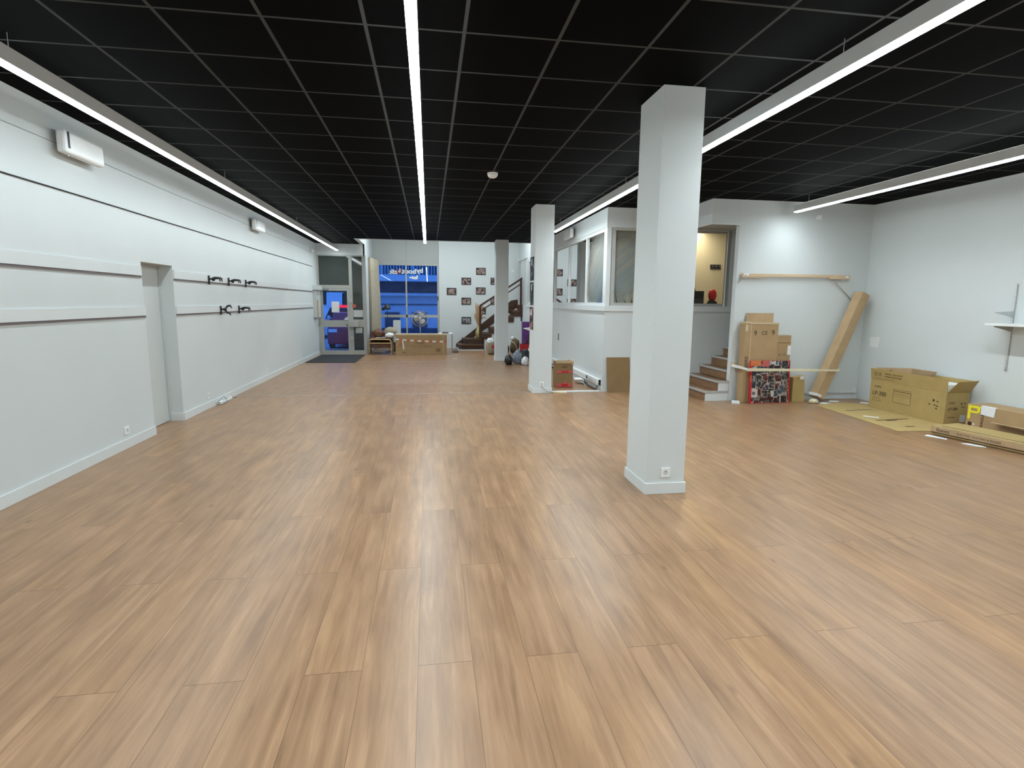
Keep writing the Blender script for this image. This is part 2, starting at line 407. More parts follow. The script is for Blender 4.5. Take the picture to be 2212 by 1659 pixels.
def text(name, s, size, org, right, up, m, parent=None, ext=.0006, align='LEFT', sx=1.0, bold=0):
    cu = bpy.data.curves.new(name, 'FONT'); cu.body = s; cu.size = size; cu.extrude = ext; cu.align_x = align; cu.offset = bold
    t = bpy.data.objects.new(name, cu); COL.objects.link(t)
    me = bpy.data.meshes.new_from_object(t); bpy.data.objects.remove(t); bpy.data.curves.remove(cu)
    me.name = name; me.materials.clear(); me.materials.append(m)
    r_ = Vector(right).normalized(); u_ = Vector(up).normalized(); n_ = r_.cross(u_)
    Mx = Matrix((r_*sx, u_, n_)).transposed().to_4x4(); Mx.translation = org
    me.transform(Mx)
    o = bpy.data.objects.new(name, me); COL.objects.link(o)
    if parent: o.parent = parent
    return o

H = 3.257
XL, XR, YB, YD, YF, XO, YO = -3.25, 7.35, 8.5, 17.2, 19.3, 3.11, 9.6
FAR = 19.42

# ------------------------------------------------------------------ lamps (main light)
def strip_lamp(x, y0, y1, label, cables, lens=None, k=1.0):
    zb, zt, w = 3.04, 3.155, .031
    ym = (y0+y1)/2; o = (x, ym, zb)
    t = thing('hanging_strip_lamp', o, label, 'lamp', 'strip lamps under the black ceiling')
    MB(o).box(x-w, x+w, y0, y1, zb+.014, zt).build('housing', MHOUS, t)
    MB(o).box(x-w+.002, x+w-.002, y0+.004, y1-.004, zb, zb+.0135).build('diffuser', lens or MLENS, t, label='glowing white diffuser')
    MB(o).box(x-w+.008, x+w-.008, y0+.01, y1-.01, zt+.0005, zt+.003).build('upper_diffuser', MUP, t)
    for yc in cables:
        MB(o).tube([(x, yc, zt), (x, yc, H)], .0022, 6).build('cable', MGREYP, t)
    L = bpy.data.lights.new('strip_light', 'AREA'); L.shape = 'RECTANGLE'; L.size = .05; L.size_y = y1-y0-.02
    L.energy = LAMP_W*k*(y1-y0); L.color = LAMP_COL; L.spread = R(140)
    lo = bpy.data.objects.new('strip_light', L); COL.objects.link(lo); lo.parent = t; lo.location = (0, 0, -.002)
    return t
strip_lamp(-2.61, -2.6, 17.0, 'long glowing strip lamp hanging along the left wall, nearest that wall', [.5, 4.2, 8.0, 12.0, 16.4], MLENSL, .5)
strip_lamp(-.07, -2.6, 14.37, 'glowing strip lamp in the middle, left of the white ceiling dome', [.6, 4.6, 8.8, 13.8])
strip_lamp(2.60, -2.6, 11.5, 'glowing strip lamp passing behind the nearest pillar', [-.6, 3.39, 7.3, 11.0])
strip_lamp(5.74, -2.6, 8.24, 'glowing strip lamp nearest the right wall, ending above the wooden wall rail', [.5, 4.0, 7.95])

o = (.6, 17.0, 4.15)  # unseen lamp added to brighten the end wall and shop window area
t = thing('added_void_lamp', o, 'unseen added lamp on the higher ceiling over the shop window, above the black ceiling edge', 'lamp')
MB(o).box(-1.5, 2.7, 16.97, 17.03, 4.15, 4.249).build('housing', MALU, t)
MB(o).box(-1.49, 2.69, 16.975, 17.025, 4.138, 4.1495).build('diffuser', MLENS, t)
VL = bpy.data.lights.new('added_void_light', 'AREA'); VL.shape = 'RECTANGLE'; VL.size = 4.1; VL.size_y = .05; VL.energy = 90; VL.color = LAMP_COL
lo = bpy.data.objects.new('added_void_light', VL); COL.objects.link(lo); lo.parent = t; lo.location = (0, 0, -.015)

# ------------------------------------------------------------------ room shell
struct('floor', MB().box(-3.7, 7.6, -3.2, FAR, -.12, 0), MFLOOR)
cl = [(-3.7, -3.2), (7.6, -3.2), (7.6, 19.5), (XO+.05, 19.5), (XO+.05, 15.65), (-1.97, 15.65), (-1.97, 17.3), (-3.7, 17.3)]
struct('ceiling', MB().prism(cl, 'z', H, H+.1), MCEIL)
struct('ceiling', MB().box(-2.1, XO+.1, 15.6, 19.5, 4.25, 4.35), MW)
struct('trim_1', MB().box(-1.95, XO-.002, 15.652, 15.675, H-.014, H+.1), MTRIM)
# left wall around the door niche
struct('wall_left', MB().box(XL-.2, XL, -3.2, 7.0, 0, H).box(XL-.2, XL, 7.79, YD+.08, 0, H).box(XL-.2, XL, 7.0, 7.79, 2.023, H).box(XL-.42, XL-.2, 6.4, 8.4, 0, H), MW)
d1 = struct('door_1', MB().box(XL-.199, XL-.17, 7.03, 7.76, .008, 1.995), MDOOR)
MB().box(XL-.199, XL-.155, 7.003, 7.028, 0, 2.02).box(XL-.199, XL-.155, 7.763, 7.787, 0, 2.02).box(XL-.199, XL-.155, 7.029, 7.762, 1.998, 2.02).build('door_frame', MDOOR, d1)
struct('wall_right', MB().box(XR, XR+.2, -3.2, YB+.1, 0, H).box(XR+.15, XR+.25, YB+.1, 19.5, 0, H), MW)
struct('wall_behind', MB().box(-3.6, 7.6, -3.4, -3.2, 0, H), MW)
struct('wall_right_end', MB().box(4.96, XR+.2, YB, YB+.1, 0, H).box(4.48, 4.958, YB, YB+.1, 2.885, H), MW)
struct('wall_right_end', MB().box(4.48, 4.56, YB+.101, YO-.001, 2.885, H), MW)
struct('ceiling', MB().box(4.561, XR+.2, YB+.101, YO-.001, 2.95, 3.0), MW)
struct('trim_2', MB().box(4.462, 4.975, YB-.014, YB-.001, 2.86, 2.885).box(4.462, 4.479, YB, YO-.03, 2.86, 2.885), MTRIM)
struct('baseboard_left', MB().box(XL+.0005, XL+.014, -3.2, 7.0, 0, .1).box(XL+.0005, XL+.014, 7.79, 17.1, 0, .1).box(XL-.15, XL+.0005, 7.776, 7.7895, 0, .1), MTRIM)
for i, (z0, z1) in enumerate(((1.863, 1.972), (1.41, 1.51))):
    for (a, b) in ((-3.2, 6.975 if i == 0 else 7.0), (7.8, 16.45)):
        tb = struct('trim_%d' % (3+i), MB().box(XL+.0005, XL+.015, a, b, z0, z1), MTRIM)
        MB().box(XL+.0005, XL+.010, a, b, z0-.021, z0-.0005).build('dark_strip', MTAUPE, tb, label='dark taupe strip under the rail')  # dark taupe strip along the lower edge of each board
struct('baseboard_right', MB().box(6.2, XR-.001, YB-.02, YB-.001, 0, .02).box(6.2, XR-.03, YB-.022, YB-.001, .1, .128).box(XR-.055, XR-.03, YB-.022, YB-.001, .128, .19), MTRIM)
# entrance: bulkhead, side wall, front wall
struct('wall_entrance', MB().box(XL, -1.86, YD-.02, YD+.1, 2.935, H), MW)
struct('wall_entrance_side', MB().box(-1.95, -1.85, YD+.101, YF, 0, 4.25).box(-1.97, -1.86, 15.66, YD+.1, H, 4.25).box(-1.97, XO+.1, 15.55, 15.65, H+.101, 4.25).box(-1.97, -1.95, 15.65, 15.66, H, 4.25).box(-1.90, -1.85, YD-.02, YD+.1, 2.935, H), MW)
struct('wall_front', MB().box(.36, 7.6, YF-.03, FAR, 0, 4.25), MW)
struct('wall_front_panel', MB().box(-1.85, -.735, YF, FAR, 2.87, 4.25).box(-.729, .358, YF, FAR, 2.87, 4.25).box(-1.85, .358, YF, FAR, 0, .25), MPAN)

# ------------------------------------------------------------------ shop window
w1 = struct('window_1', MB().box(-1.85, -1.69, YF+.002, FAR-.02, .25, 2.87).box(.30, .358, YF+.002, FAR-.02, .25, 2.87).box(-1.69, .30, YF+.002, FAR-.02, 2.80, 2.87)
            .box(-1.69, .30, YF+.002, FAR-.02, .25, .32).box(-1.69, .30, YF+.012, FAR-.03, 1.055, 1.145).box(-.765, -.715, YF+.012, FAR-.03, .32, 2.80), MFRAME)
for (a, b, z0, z1) in ((-1.69, -.765, 1.145, 2.8), (-.715, .3, 1.145, 2.8), (-1.69, -.765, .32, 1.055), (-.715, .3, .32, 1.055)):
    MB().quad((a, YF+.06, z0), (b, YF+.06, z0), (b, YF+.06, z1), (a, YF+.06, z1)).build('pane', MGLASS, w1)
for zz in (1.7,):
    MB().box(-1.70, -1.675, YF-.02, YF+.002, zz-.05, zz+.08).box(.305, .33, YF-.02, YF+.002, zz-.05, zz+.08).build('latch', MBLACKM, w1)
# lettering read from the street
sg = thing('window_lettering', (-.68, YF+.057, 2.5), 'white and red shop name in mirrored letters on the shop window glass', 'sign')
def wl(s, x, z, size, m): return text('letters', s, size, (x+.68, -.002, z-2.5), (-1, 0, 0), (0, 0, 1), m, sg, .0008, 'LEFT', 1.12, .008)
wl('by', -.17, 2.57, .21, MPAPER); wl('boutik', -.40, 2.535, .22, MPAPER); wl('U', -.875, 2.53, .22, MRED); wl('zik', -1.03, 2.52, .21, MPAPER)
MB((-.68, YF+.057, 2.5)).prism([(-.66, 2.40), (-.55, 2.44), (-.42, 2.43), (-.36, 2.5), (-.34, 2.42), (-.37, 2.34), (-.48, 2.35), (-.58, 2.37)], 'y', YF+.054, YF+.056).build('brush_mark', MPAPER, sg)

# ------------------------------------------------------------------ entrance door and side light
d2 = struct('door_2', MB().box(-3.19, -3.10, YD, YD+.06, 0, 1.96).box(-2.405, -2.335, YD, YD+.06, 0, 1.96).box(-3.10, -2.405, YD, YD+.06, 1.895, 1.96)
            .box(-3.10, -2.405, YD, YD+.06, .822, 1.022).box(-3.10, -2.405, YD, YD+.06, 0, .118), MFRAME)
for z0, z1 in ((1.022, 1.895), (.118, .822)):
    MB().quad((-3.10, YD+.03, z0), (-2.405, YD+.03, z0), (-2.405, YD+.03, z1), (-3.10, YD+.03, z1)).build('pane', MGLASS, d2)
MB().box(-2.47, -2.36, YD-.05, YD-.001, .9, 1.12).build('lock_case', MFRAME, d2)
MB().tube([(-2.385, YD-.02, 1.05), (-2.385, YD-.07, 1.05), (-2.5, YD-.07, 1.05)], .011).build('door_handle', MALU, d2)
for z in (1.75, .92, .2):
    MB().lathe([(.016, -.05), (.016, .05)], (-3.205, YD-.015, z), 10).build('hinge', MALU, d2)
MB().box(-3.13, -2.92, YD-.04, YD-.001, 1.915, 1.955).build('door_closer', MGREYP, d2)
MB().box(-2.862, -2.64, YD+.018, YD+.0215, 1.255, 1.575).build('notice', MPAPER, d2, label='white notice taped to the glass')
w2 = struct('window_2', MB().box(-3.249, -3.192, YD, YD+.07, 0, 2.934).box(-2.333, -2.24, YD, YD+.07, 0, 2.934).box(-1.95, -1.87, YD, YD+.07, 0, 2.934).box(-1.868, -1.84, YD-.03, YD+.07, 0, 2.934)
            .box(-3.192, -2.333, YD, YD+.07, 1.965, 2.06).box(-3.192, -2.333, YD, YD+.07, 2.90, 2.934).box(-2.24, -1.95, YD, YD+.07, 2.90, 2.934)
            .box(-2.24, -1.95, YD, YD+.07, .82, 1.045).box(-2.24, -1.95, YD, YD+.07, 0, .12), MFRAME)
MB().box(-3.192, -2.333, YD+.03, YD+.04, 2.06, 2.90).build('dark_pane', MTINT, w2)
MB().box(-2.24, -1.95, YD+.03, YD+.04, 1.045, 2.90).build('dark_pane', MTINT, w2)
MB().box(-2.24, -1.95, YD+.03, YD+.04, .12, .82).build('dark_pane', MTINTB, w2)
for z in (1.6, .5):
    MB().box(-2.34, -2.25, YD-.02, YD-.001, z-.04, z+.04).build('bolt', MALU, w2)
MB().box(-2.37, -2.08, YD-.16, YD-.001, .835, 1.0).build('letter_box', MFRAME, w2)
MB().box(-2.235, -1.96, YD+.022, YD+.027, 1.12, 1.33).build('notice', MPAPERG, w2, label='landscape grey notice behind the letter box')
MB().box(-2.19, -1.99, YD+.022, YD+.027, .64, .80).build('notice', MPAPERG, w2, label='small grey notice low on the side light')
MB().box(-2.26, -2.15, YD-.004, YD-.001, 1.40, 1.50).build('sticker', MREDT, w2)
# electrical cabinet with its door swung open on the left wall
eo = (XL, 16.6, 1.0)
t = thing('meter_cupboard', eo, 'small white cupboard with a brown edged open door on the left wall beside the entrance', 'cupboard')
MB(eo).box(XL+.001, XL+.16, 16.5, 17.1, 1.90, 2.03).build('hood', MDOOR, t)
MB(eo).box(XL+.001, XL+.10, 16.55, 17.1, 1.12, 1.895).build('body', MDOOR, t)
MB(eo).box(XL+.101, XL+.13, 16.56, 16.6, 1.15, 1.62).build('door_edge', MWOODL, t)

# ------------------------------------------------------------------ office box with windows
so = MB()
so.box(XO, XO+.1, YO, 17.5, 0, 1.56).box(XO, XO+.1, YO, 17.5, 2.92, H).box(XO, XO+.1, 17.5, YF-.03, 0, 1.5).box(XO, XO+.1, 17.5, YF-.03, 3.0, 4.25).box(XO, XO+.1, 15.66, 17.5, H, 4.25)
so.box(XO, XO+.1, 17.5, 17.58, 1.5, 3.0)
struct('wall_office_side', so, MW)
struct('wall_office_front', MB().box(XO+.1, 7.5, YO, YO+.1, 0, 1.56).box(XO+.1, 7.5, YO, YO+.1, 2.92, H).box(5.47, 7.5, YO, YO+.1, 1.56, 2.92), MW)
struct('trim_5', MB().box(XO-.022, XO-.001, YO-.022, 17.45, 1.46, 1.553).box(XO-.001, 5.56, YO-.022, YO-.001, 1.46, 1.553), MTRIM)
w3 = struct('window_3', MB().box(XO+.01, XO+.07, 9.72, 17.45, 2.86, 2.919).box(XO+.01, XO+.07, 9.72, 17.45, 1.561, 1.61)
            .box(XO+.01, XO+.09, YO+.012, 9.72, 1.561, 2.919), MTRIM)
ys = [9.76, 10.92, 12.32, 13.72, 15.1, 16.4, 17.42]
for i, yv in enumerate(ys):
    MB().box(XO+.012, XO+.068, yv-.03, yv+.03, 1.611, 2.858).build('mullion', MTRIM, w3)
for a, b in zip(ys, ys[1:]):
    MB().quad((XO+.04, a+.03, 1.61), (XO+.04, b-.03, 1.61), (XO+.04, b-.03, 2.86), (XO+.04, a+.03, 2.86)).build('pane', MGLASS2, w3)
w4 = struct('window_4', MB().box(XO+.101, XO+.17, YO+.01, YO+.08, 1.561, 2.919).box(5.40, 5.469, YO+.01, YO+.08, 1.561, 2.919).box(XO+.17, 5.40, YO+.01, YO+.08, 2.87, 2.919).box(XO+.17, 5.40, YO+.01, YO+.08, 1.561, 1.61), MFRAME)
MB().box(5.385, 5.399, YO-.012, YO+.012, 1.561, 2.919).box(4.5, 5.385, YO-.012, YO+.01, 2.9, 2.919).build('stop_bead', MTRIM, w4)
MB().box(4.26, 4.31, YO+.02, YO+.07, 1.61, 2.87).build('mullion', MTRIM, w4)
for a, b in ((XO+.17, 4.26), (4.31, 5.40)):
    MB().quad((a, YO+.045, 1.61), (b, YO+.045, 1.61), (b, YO+.045, 2.87), (a, YO+.045, 2.87)).build('pane', MGLASS2, w4)
# inside the office
struct('floor', MB().box(XO+.1, 7.5, YO+.1, 19.4, .9, 1.0), MSTEPW)
struct('wall_office_inner', MB().box(4.3, 7.5, 11.6, 11.7, 1.0, H).box(4.3, 4.4, 11.7, 16, 1.0, H).box(XO+.1, 4.4, 16, 16.1, 1.0, H).box(7.4, 7.5, YO+.1, 11.6, 1.0, H), MOCHRE)
o = (5.3, 10.7, 1.0)
t = thing('amplifier_cabinet', o, 'black amplifier cabinet seen low in the office front window, left of the pale door wall', 'amplifier')
MB(o).box(5.05, 5.46, 10.5, 10.8, 1.0, 1.86).build('cabinet', MBLACKM, t, bevel=.01)
MB(o).box(5.08, 5.43, 10.492, 10.499, 1.05, 1.7).build('grille', MDGREY, t)
MB(o).tube([(5.18, 10.65, 1.86), (5.18, 10.65, 1.9), (5.33, 10.65, 1.9), (5.33, 10.65, 1.86)], .012).build('handle', MBLACK, t)
o = (6.25, 11.59, 2.415)
t = thing('coat_hook_rail', o, 'black rail of coat hooks on the cream office wall', 'hook rail')
MB(o).box(6.13, 6.37, 11.575, 11.599, 2.37, 2.46).build('rail', MBLACKM, t)
for k in range(3): MB(o).tube([(6.17+k*.08, 11.575, 2.42), (6.17+k*.08, 11.54, 2.41), (6.17+k*.08, 11.535, 2.435)], .006).build('hook', MALU, t)
o = (5.68, 10.6, 1.0)
t = thing('guitar_on_stand', o, 'red and black guitar standing at the right edge of the office front window', 'guitar')
MB(o).blob((5.70, 10.62, 1.78), (.09, .05, .12), 3, .1, 2).build('red_body', MRED, t, smooth=True)
MB(o).blob((5.69, 10.60, 1.5), (.14, .06, .2), 5, .15, 2, floor=1.0).build('black_body', MBLACK, t, smooth=True)
MB(o).tube([(5.69, 10.6, 1.0), (5.69, 10.6, 1.4)], .02).build('stand', MBLACK, t)
o = (4.9, 10.9, 1.0)
t = thing('hanging_guitar', o, 'black rounded guitar body half hidden behind the nearest pillar in the office front window', 'guitar')
MB(o).blob((5.2, 11.2, 2.28), (.12, .05, .30), 8, .12, 2).build('body', MBLACK, t, smooth=True)
MB(o).tube([(5.2, 11.2, 2.0), (5.2, 11.2, 1.0)], .015).build('stand', MBLACK, t)
o = (3.9, 10.6, 1.0)
t = thing('folding_easel', o, 'grey folding stand with splayed legs behind the office glass', 'stand')
for dx, dy in ((-.16, 0), (.16, 0), (0, .2)): MB(o).tube([(3.55+dx, 10.4+dy, 1.0), (3.55, 10.4, 1.95)], .014).build('leg', MDGREY, t)
o = (3.95, 10.5, 1.0)
t = thing('potted_plant', o, 'dark green potted plant on the office floor behind the front window', 'plant')
MB(o).lathe([(.10, 1.0), (.13, 1.25), (.12, 1.25)], (4.0, 10.5, 0), 16).build('pot', MBLACKM, t, smooth=True)
fm = MB(o)
for k in range(36):
    a = random.uniform(0, 6.28); e = random.uniform(.2, 1.2); L = random.uniform(.3, .62)
    d = Vector((math.cos(a)*math.cos(e), math.sin(a)*math.cos(e), math.sin(e))); s_ = Vector((-math.sin(a), math.cos(a), 0))*.03
    b0 = Vector((4.0, 10.5, 1.25)); fm.quad(b0, b0+d*L*.5+s_, b0+d*L+Vector((0, 0, -.05)), b0+d*L*.5-s_)
fm.build('leaves', mat('plant_leaf', (.035, .07, .02), .5, .4, 10), t)
ol = bpy.data.lights.new('added_office_light', 'AREA'); ol.size = .3; ol.shape = 'RECTANGLE'; ol.size_y = 1.2; ol.energy = OFFICE_W; ol.color = (1, .86, .62)  # unseen warm lamp added to brighten the office interior
lt = thing('added_office_lamp', (5.7, 11.0, H-.05), 'unseen added lamp inside the office, above its front window', 'lamp')
MB((5.7, 11.0, H-.05)).box(5.5, 5.9, 10.4, 11.6, H-.06, H-.002).build('housing', MPLASTIC, lt)
lo = bpy.data.objects.new('added_office_light', ol); COL.objects.link(lo); lo.parent = lt; lo.location = (0, 0, -.02)
# made-up smudge patches laid over the office glass
fo = (3.42, YO+.041, 2.25)
tag(MB(fo).quad((XO+.17, YO+.041, 1.62), (4.26, YO+.041, 1.62), (4.26, YO+.041, 2.86), (XO+.17, YO+.041, 2.86)).build('added_smudge', smudge_material(False, (1.25, 1.5)), None), 'made-up grey and tan smudge over the office front window, left of the nearest pillar', 'added smudge')
fo = (XO+.036, 10.2, 2.2)
tag(MB(fo).quad((XO+.036, 9.79, 1.62), (XO+.036, 10.89, 1.62), (XO+.036, 10.89, 2.86), (XO+.036, 9.79, 2.86)).build('added_smudge', smudge_material(True, (1.1, 1.35)), None), 'made-up grey smudge over the nearest pane of the office side window', 'added smudge')
# closed white door at the far end of the office side
d3 = struct('door_3', MB().box(XO+.02, XO+.08, 18.2, 19.05, 1.501, 2.998), MDOOR)
MB().box(XO+.03, XO+.09, 17.62, 18.15, 1.501, 2.998).build('side_panel', MDOOR, d3)
MB().tube([(XO+.02, 18.35, 2.3), (XO-.03, 18.35, 2.3), (XO-.03, 18.47, 2.3)], .01).build('door_handle', MALU, d3)

# steps up to the office in the corner recess
t = thing('corner_steps', (4.54, 9.05, 0), 'oak faced steps with grey nosings climbing into the recess right of the nearest pillar', 'stairs')
o = (4.54, 9.05, 0)
st = MB(o); 
for k in range(6):
    x0 = 4.54+.225*k
    st.box(x0+.004, 6.1, 8.62, 9.595, .165*k, .165*(k+1)-.03)
    if k < 2: st.box(x0+.004, 4.955, 8.504, 8.62, .165*k, .165*(k+1)-.03)
st.build('step_body', MTRIM, t)
for k in range(6):
    x0 = 4.54+.225*k; ya = 8.62 if k > 1 else 8.51
    MB(o).box(x0-.002, x0+.003, ya, 9.594, .165*k+.001, .165*(k+1)-.031).build('riser', MSTEPW, t)
    MB(o).box(x0-.022, (4.955 if k < 2 else x0+.26) if k < 5 else 6.1, ya-.012 if k < 2 else ya, 9.594, .165*(k+1)-.029, .165*(k+1)).build('tread', MSTEPW, t)
    nb = MB(o).box(x0-.0245, x0+.012, ya-(.014 if k < 2 else 0), 9.594, .165*(k+1)-.031, .165*(k+1)+.002)
    if k < 2: nb.box(x0+.012, 4.955, ya-.0145, ya+.012, .165*(k+1)-.031, .165*(k+1)+.002)
    nb.build('nosing', MNOSE, t)

# ------------------------------------------------------------------ pillars
def pillar(x0, x1, y0, y1, label):
    o = ((x0+x1)/2, (y0+y1)/2, 0)
    t = thing('pillar', o, label, 'pillar', 'white square pillars')
    MB(o).box(x0, x1, y0, y1, 0, H).build('shaft', MW, t, bevel=.003)
    MB(o).prism([(x0-.013, y0-.013), (x1+.013, y0-.013), (x1+.013, y1+.013), (x0-.013, y1+.013)], 'z', 0, .095).build('skirting', MTRIM, t, bevel=.002)
    return t
pillar(1.80, 2.14, 4.28, 4.75, 'nearest and largest white square pillar, with one socket low on its front')
pillar(1.825, 2.155, 9.56, 10.0, 'middle white square pillar with black and white posters down its left side')
pillar(1.81, 2.15, 15.05, 15.42, 'farthest white pillar, in front of the dark wooden staircase')

# ------------------------------------------------------------------ floor strips, mat
tag(MB((-3.2, 9.69, 0)).box(XL+.016, 1.805, 9.675, 9.70, 0, .004).build('floor_strip', MALU, None), 'thin pale metal floor strip from the left wall to the middle pillar', 'floor strip')
tag(MB((0, 15.0, 0)).box(-1.85, 1.79, 14.99, 15.015, 0, .004).build('floor_strip', MALU, None), 'thin pale metal floor strip ending at the farthest pillar', 'floor strip')
tag(MB((0, 16.6, 0)).box(.55, 1.1, 16.59, 16.61, 0, .003).build('floor_strip', MALU, None), 'short pale strip on the floor between the long carton and the dark staircase', 'floor strip')
tag(MB((2.6, 9.6, 0)).box(2.18, 3.07, 9.575, 9.66, 0, .022).build('threshold_bar', MTRIM, None, bevel=.004), 'white bar on the floor from the middle pillar to the office corner', 'threshold')
tag(MB((-2.5, 15.8, 0)).prism([(-3.18, 14.85), (-1.92, 14.80), (-1.9, 16.9), (-3.15, 17.0)], 'z', .001, .014).build('entrance_mat', MMAT, None, bevel=.003), 'dark charcoal entrance mat in front of the glass door', 'mat')

# ------------------------------------------------------------------ left wall fittings
def wall_line(name, z, y0, y1, r, m, label, gap=None):
    o = (XL, y0, z); b = MB(o)
    pts = [(XL+r*1.1, y0+(y1-y0)*k/24, z+.006*math.sin(k*1.3)*(1 if gap else .3)) for k in range(25)]
    return tag(b.tube(pts, r, 6).build(name, m, None), label, 'cable')
wall_line('wall_cable', 2.558, -3.1, 16.6, .006, MBLACKM, 'dark cable running straight along the left wall below the wall units')
wall_line('wall_cable', 2.955, -3.1, 16.9, .003, MGREYP, 'thin grey cable along the top of the left wall joining the wall units', 1)
def hanger(y, z, yawd, spread, label):
    o = (XL+.015, y, z)
    t = thing('guitar_hanger', o, label, 'hook', 'black guitar hangers on the left wall')
    MB().box(.0005, .022, -.022, .022, -.075, .045).build('base_plate', MBLACK, t, bevel=.004)
    MB().tube([(.022, 0, .0), (.07, 0, -.002)], [.013, .011]).build('neck', MBLACK, t)
    MB().blob((.10, 0, -.004), (.04, .028, .026), 1, .1).build('yoke', MBLACK, t, smooth=True)
    for s in (-1, 1):
        a = s*.035
        if spread:
            pts = [(.10, 0, 0), (.15, s*.02, s*.045), (.21, s*.03, s*.05), (.24, s*.03, s*.05-.035)]
        else:
            pts = [(.10, 0, .004), (.14, a, .012), (.235, a, .012), (.26, a, .002), (.262, a, -.035)]
        MB().tube(pts, [.014, .017, .016, .014, .010]).build('prong', MBLACK, t, smooth=True) if len(pts) == 5 else MB().tube(pts, [.014, .017, .016, .010]).build('prong', MBLACK, t, smooth=True)
    for c_ in t.children:
        c_.data.transform(Matrix.Diagonal((.66, 1.15, 1.1, 1)))
    return t
hanger(8.93, 1.905, 0, False, 'black guitar hanger on the upper wall rail, nearest of the three')
hanger(9.76, 1.905, 0, False, 'black guitar hanger on the upper wall rail, middle of the three')
hanger(10.62, 1.905, 0, False, 'black guitar hanger on the upper wall rail, farthest of the three')
hanger(9.33, 1.452, 0, True, 'black guitar hanger on the lower wall rail with its prongs spread wide')
hanger(10.18, 1.452, 0, False, 'black guitar hanger on the lower wall rail with closed level prongs')

def wall_unit(o, sgn, label):
    # o: wall point at unit centre; sgn +1 projects to +x
    t = thing('wall_unit', o, label, 'wall unit', 'white rounded wall units')
    MB().box(*sorted((sgn*.001, sgn*.05)), -.2, .2, -.05, .05).build('bracket', MGREYP, t)
    MB().box(*sorted((sgn*.05, sgn*.13)), -.30, .30, -.1, .1).build('casing', MPLASTIC, t, bevel=.022)
    MB().box(*sorted((sgn*.128, sgn*.1315)), -.265, -.235, -.055, .085).build('slot', mat('navy_grille', (.006, .006, .03), .4), t)
    MB().lathe([(.012, -.006), (.012, .006)], (sgn*.09, -.2, -.102), 10).build('stud', MCHROME, t)
    MB().tube([(sgn*.06, .3, -.03), (sgn*.05, .36, -.02), (sgn*.02, .38, -.06), (sgn*.006, .40, -.07)], .003, 6).build('lead', MGREYP, t)
    return t
wall_unit((XL, 5.9, 2.965), 1, 'white box shaped wall unit with a dark slot, on the left wall nearest the camera')
wall_unit((XL, 11.35, 2.985), 1, 'smaller looking white wall unit far along the left wall, above the guitar hangers')
wall_unit((XO, 12.0, 3.07), -1, 'white wall unit above the office side window, right of the middle pillar')

def socket(name, o, axis, label, cables=False, w=.085):
    t = thing(name, o, label, 'socket', 'white wall sockets')
    b = MB(); h = w/2
    if axis == 'x+': b.box(.0005, .011, -h, h, -h, h)
    elif axis == 'x-': b.box(-.011, -.0005, -h, h, -h, h)
    else: b.box(-h, h, -.011, -.0005, -h, h)
    b.build('plate', MPLASTIC, t, bevel=.004)
    c = {'x+': (.011, 0, .002), 'x-': (-.011, 0, .002), 'y-': (0, -.011, .002)}[axis]
    ax = axis[0]; e = .0012 if axis == 'x+' else -.0012
    MB().lathe([(.021, 0), (.021, e)], c, 18, ax).build('recess', MPAPERG, t)
    MB().lathe([(.0045, e*1.1), (.0045, e*1.6)], (c[0], c[1], c[2]+.009), 8, ax).build('pin', MDGREY, t)
    return t
socket('wall_socket', (XL, 6.38, .19), 'x+', 'white wall socket low on the left wall, nearest the camera, left of the door niche')
socket('wall_socket', (XL, 8.64, .19), 'x+', 'white wall socket on the left wall above the white power strip')
socket('wall_socket', (XL, 11.68, .19), 'x+', 'white wall socket low on the left wall, midway to the entrance mat')
socket('wall_socket', (XL, 14.75, .18), 'x+', 'white wall socket low on the left wall, nearest the entrance mat')
socket('wall_socket', (1.967, 4.28, .185), 'y-', 'white wall socket low on the front of the nearest pillar')
socket('wall_socket', (1.978, 9.56, .16), 'y-', 'white wall socket low on the front of the middle pillar, with a cable')
o = (XL+.1, 9.1, 0)
t = thing('power_strip', o, 'white power strip with a coiled lead on the floor against the left wall', 'power strip')
MB(o).box(XL+.022, XL+.075, 8.92, 9.42, .002, .045).build('body', MPLASTIC, t, bevel=.008)
for k in range(4): MB(o).lathe([(.017, 0), (.017, .001)], (XL+.048, 9.10+k*.075, .0455), 14).build('outlet', MDGREY if k < 3 else MGREYP, t)
MB(o).tube([(XL+.05, 8.92, .03), (XL+.06, 8.86, .06), (XL+.09, 8.88, .10), (XL+.10, 8.97, .12), (XL+.10, 9.06, .08), (XL+.10, 9.12, .02), (XL+.09, 8.98, .008)], .006).build('lead', MGREYP, t, smooth=True)
MB(o).tube([(XL+.05, 9.42, .03), (XL+.07, 9.5, .02), (XL+.09, 9.56, .006)], .006).build('plug_lead', MGREYP, t, smooth=True)
o = (1.978, 9.5, 0)
t = thing('extension_lead', o, 'thin grey lead from the middle pillar socket to a cream connector on the floor', 'cable')
MB(o).tube([(1.98, 9.545, .14), (2.0, 9.53, .09), (2.08, 9.53, .03), (2.2, 9.53, .012), (2.26, 9.53, .012)], .005).build('lead', MGREYP, t, smooth=True)
MB(o).box(2.26, 2.43, 9.505, 9.555, .0, .026).build('connector', MPINEP, t, bevel=.005)
tag(MB((2.25, 9.49, 0)).box(2.17, 2.30, 9.46, 9.50, 0, .018).build('wood_offcut', MWOODL, None), 'small brown offcut on the floor beside the middle pillar', 'offcut')
o = (XL+.1, 16.9, 2.86)
t = thing('security_camera', o, 'small white dome camera high at the far end of the left wall beside the door', 'camera')
MB(o).lathe([(.045, 0), (.045, .02)], (XL+.001, 16.4, 2.98), 16, 'x').build('mount', MPLASTIC, t)
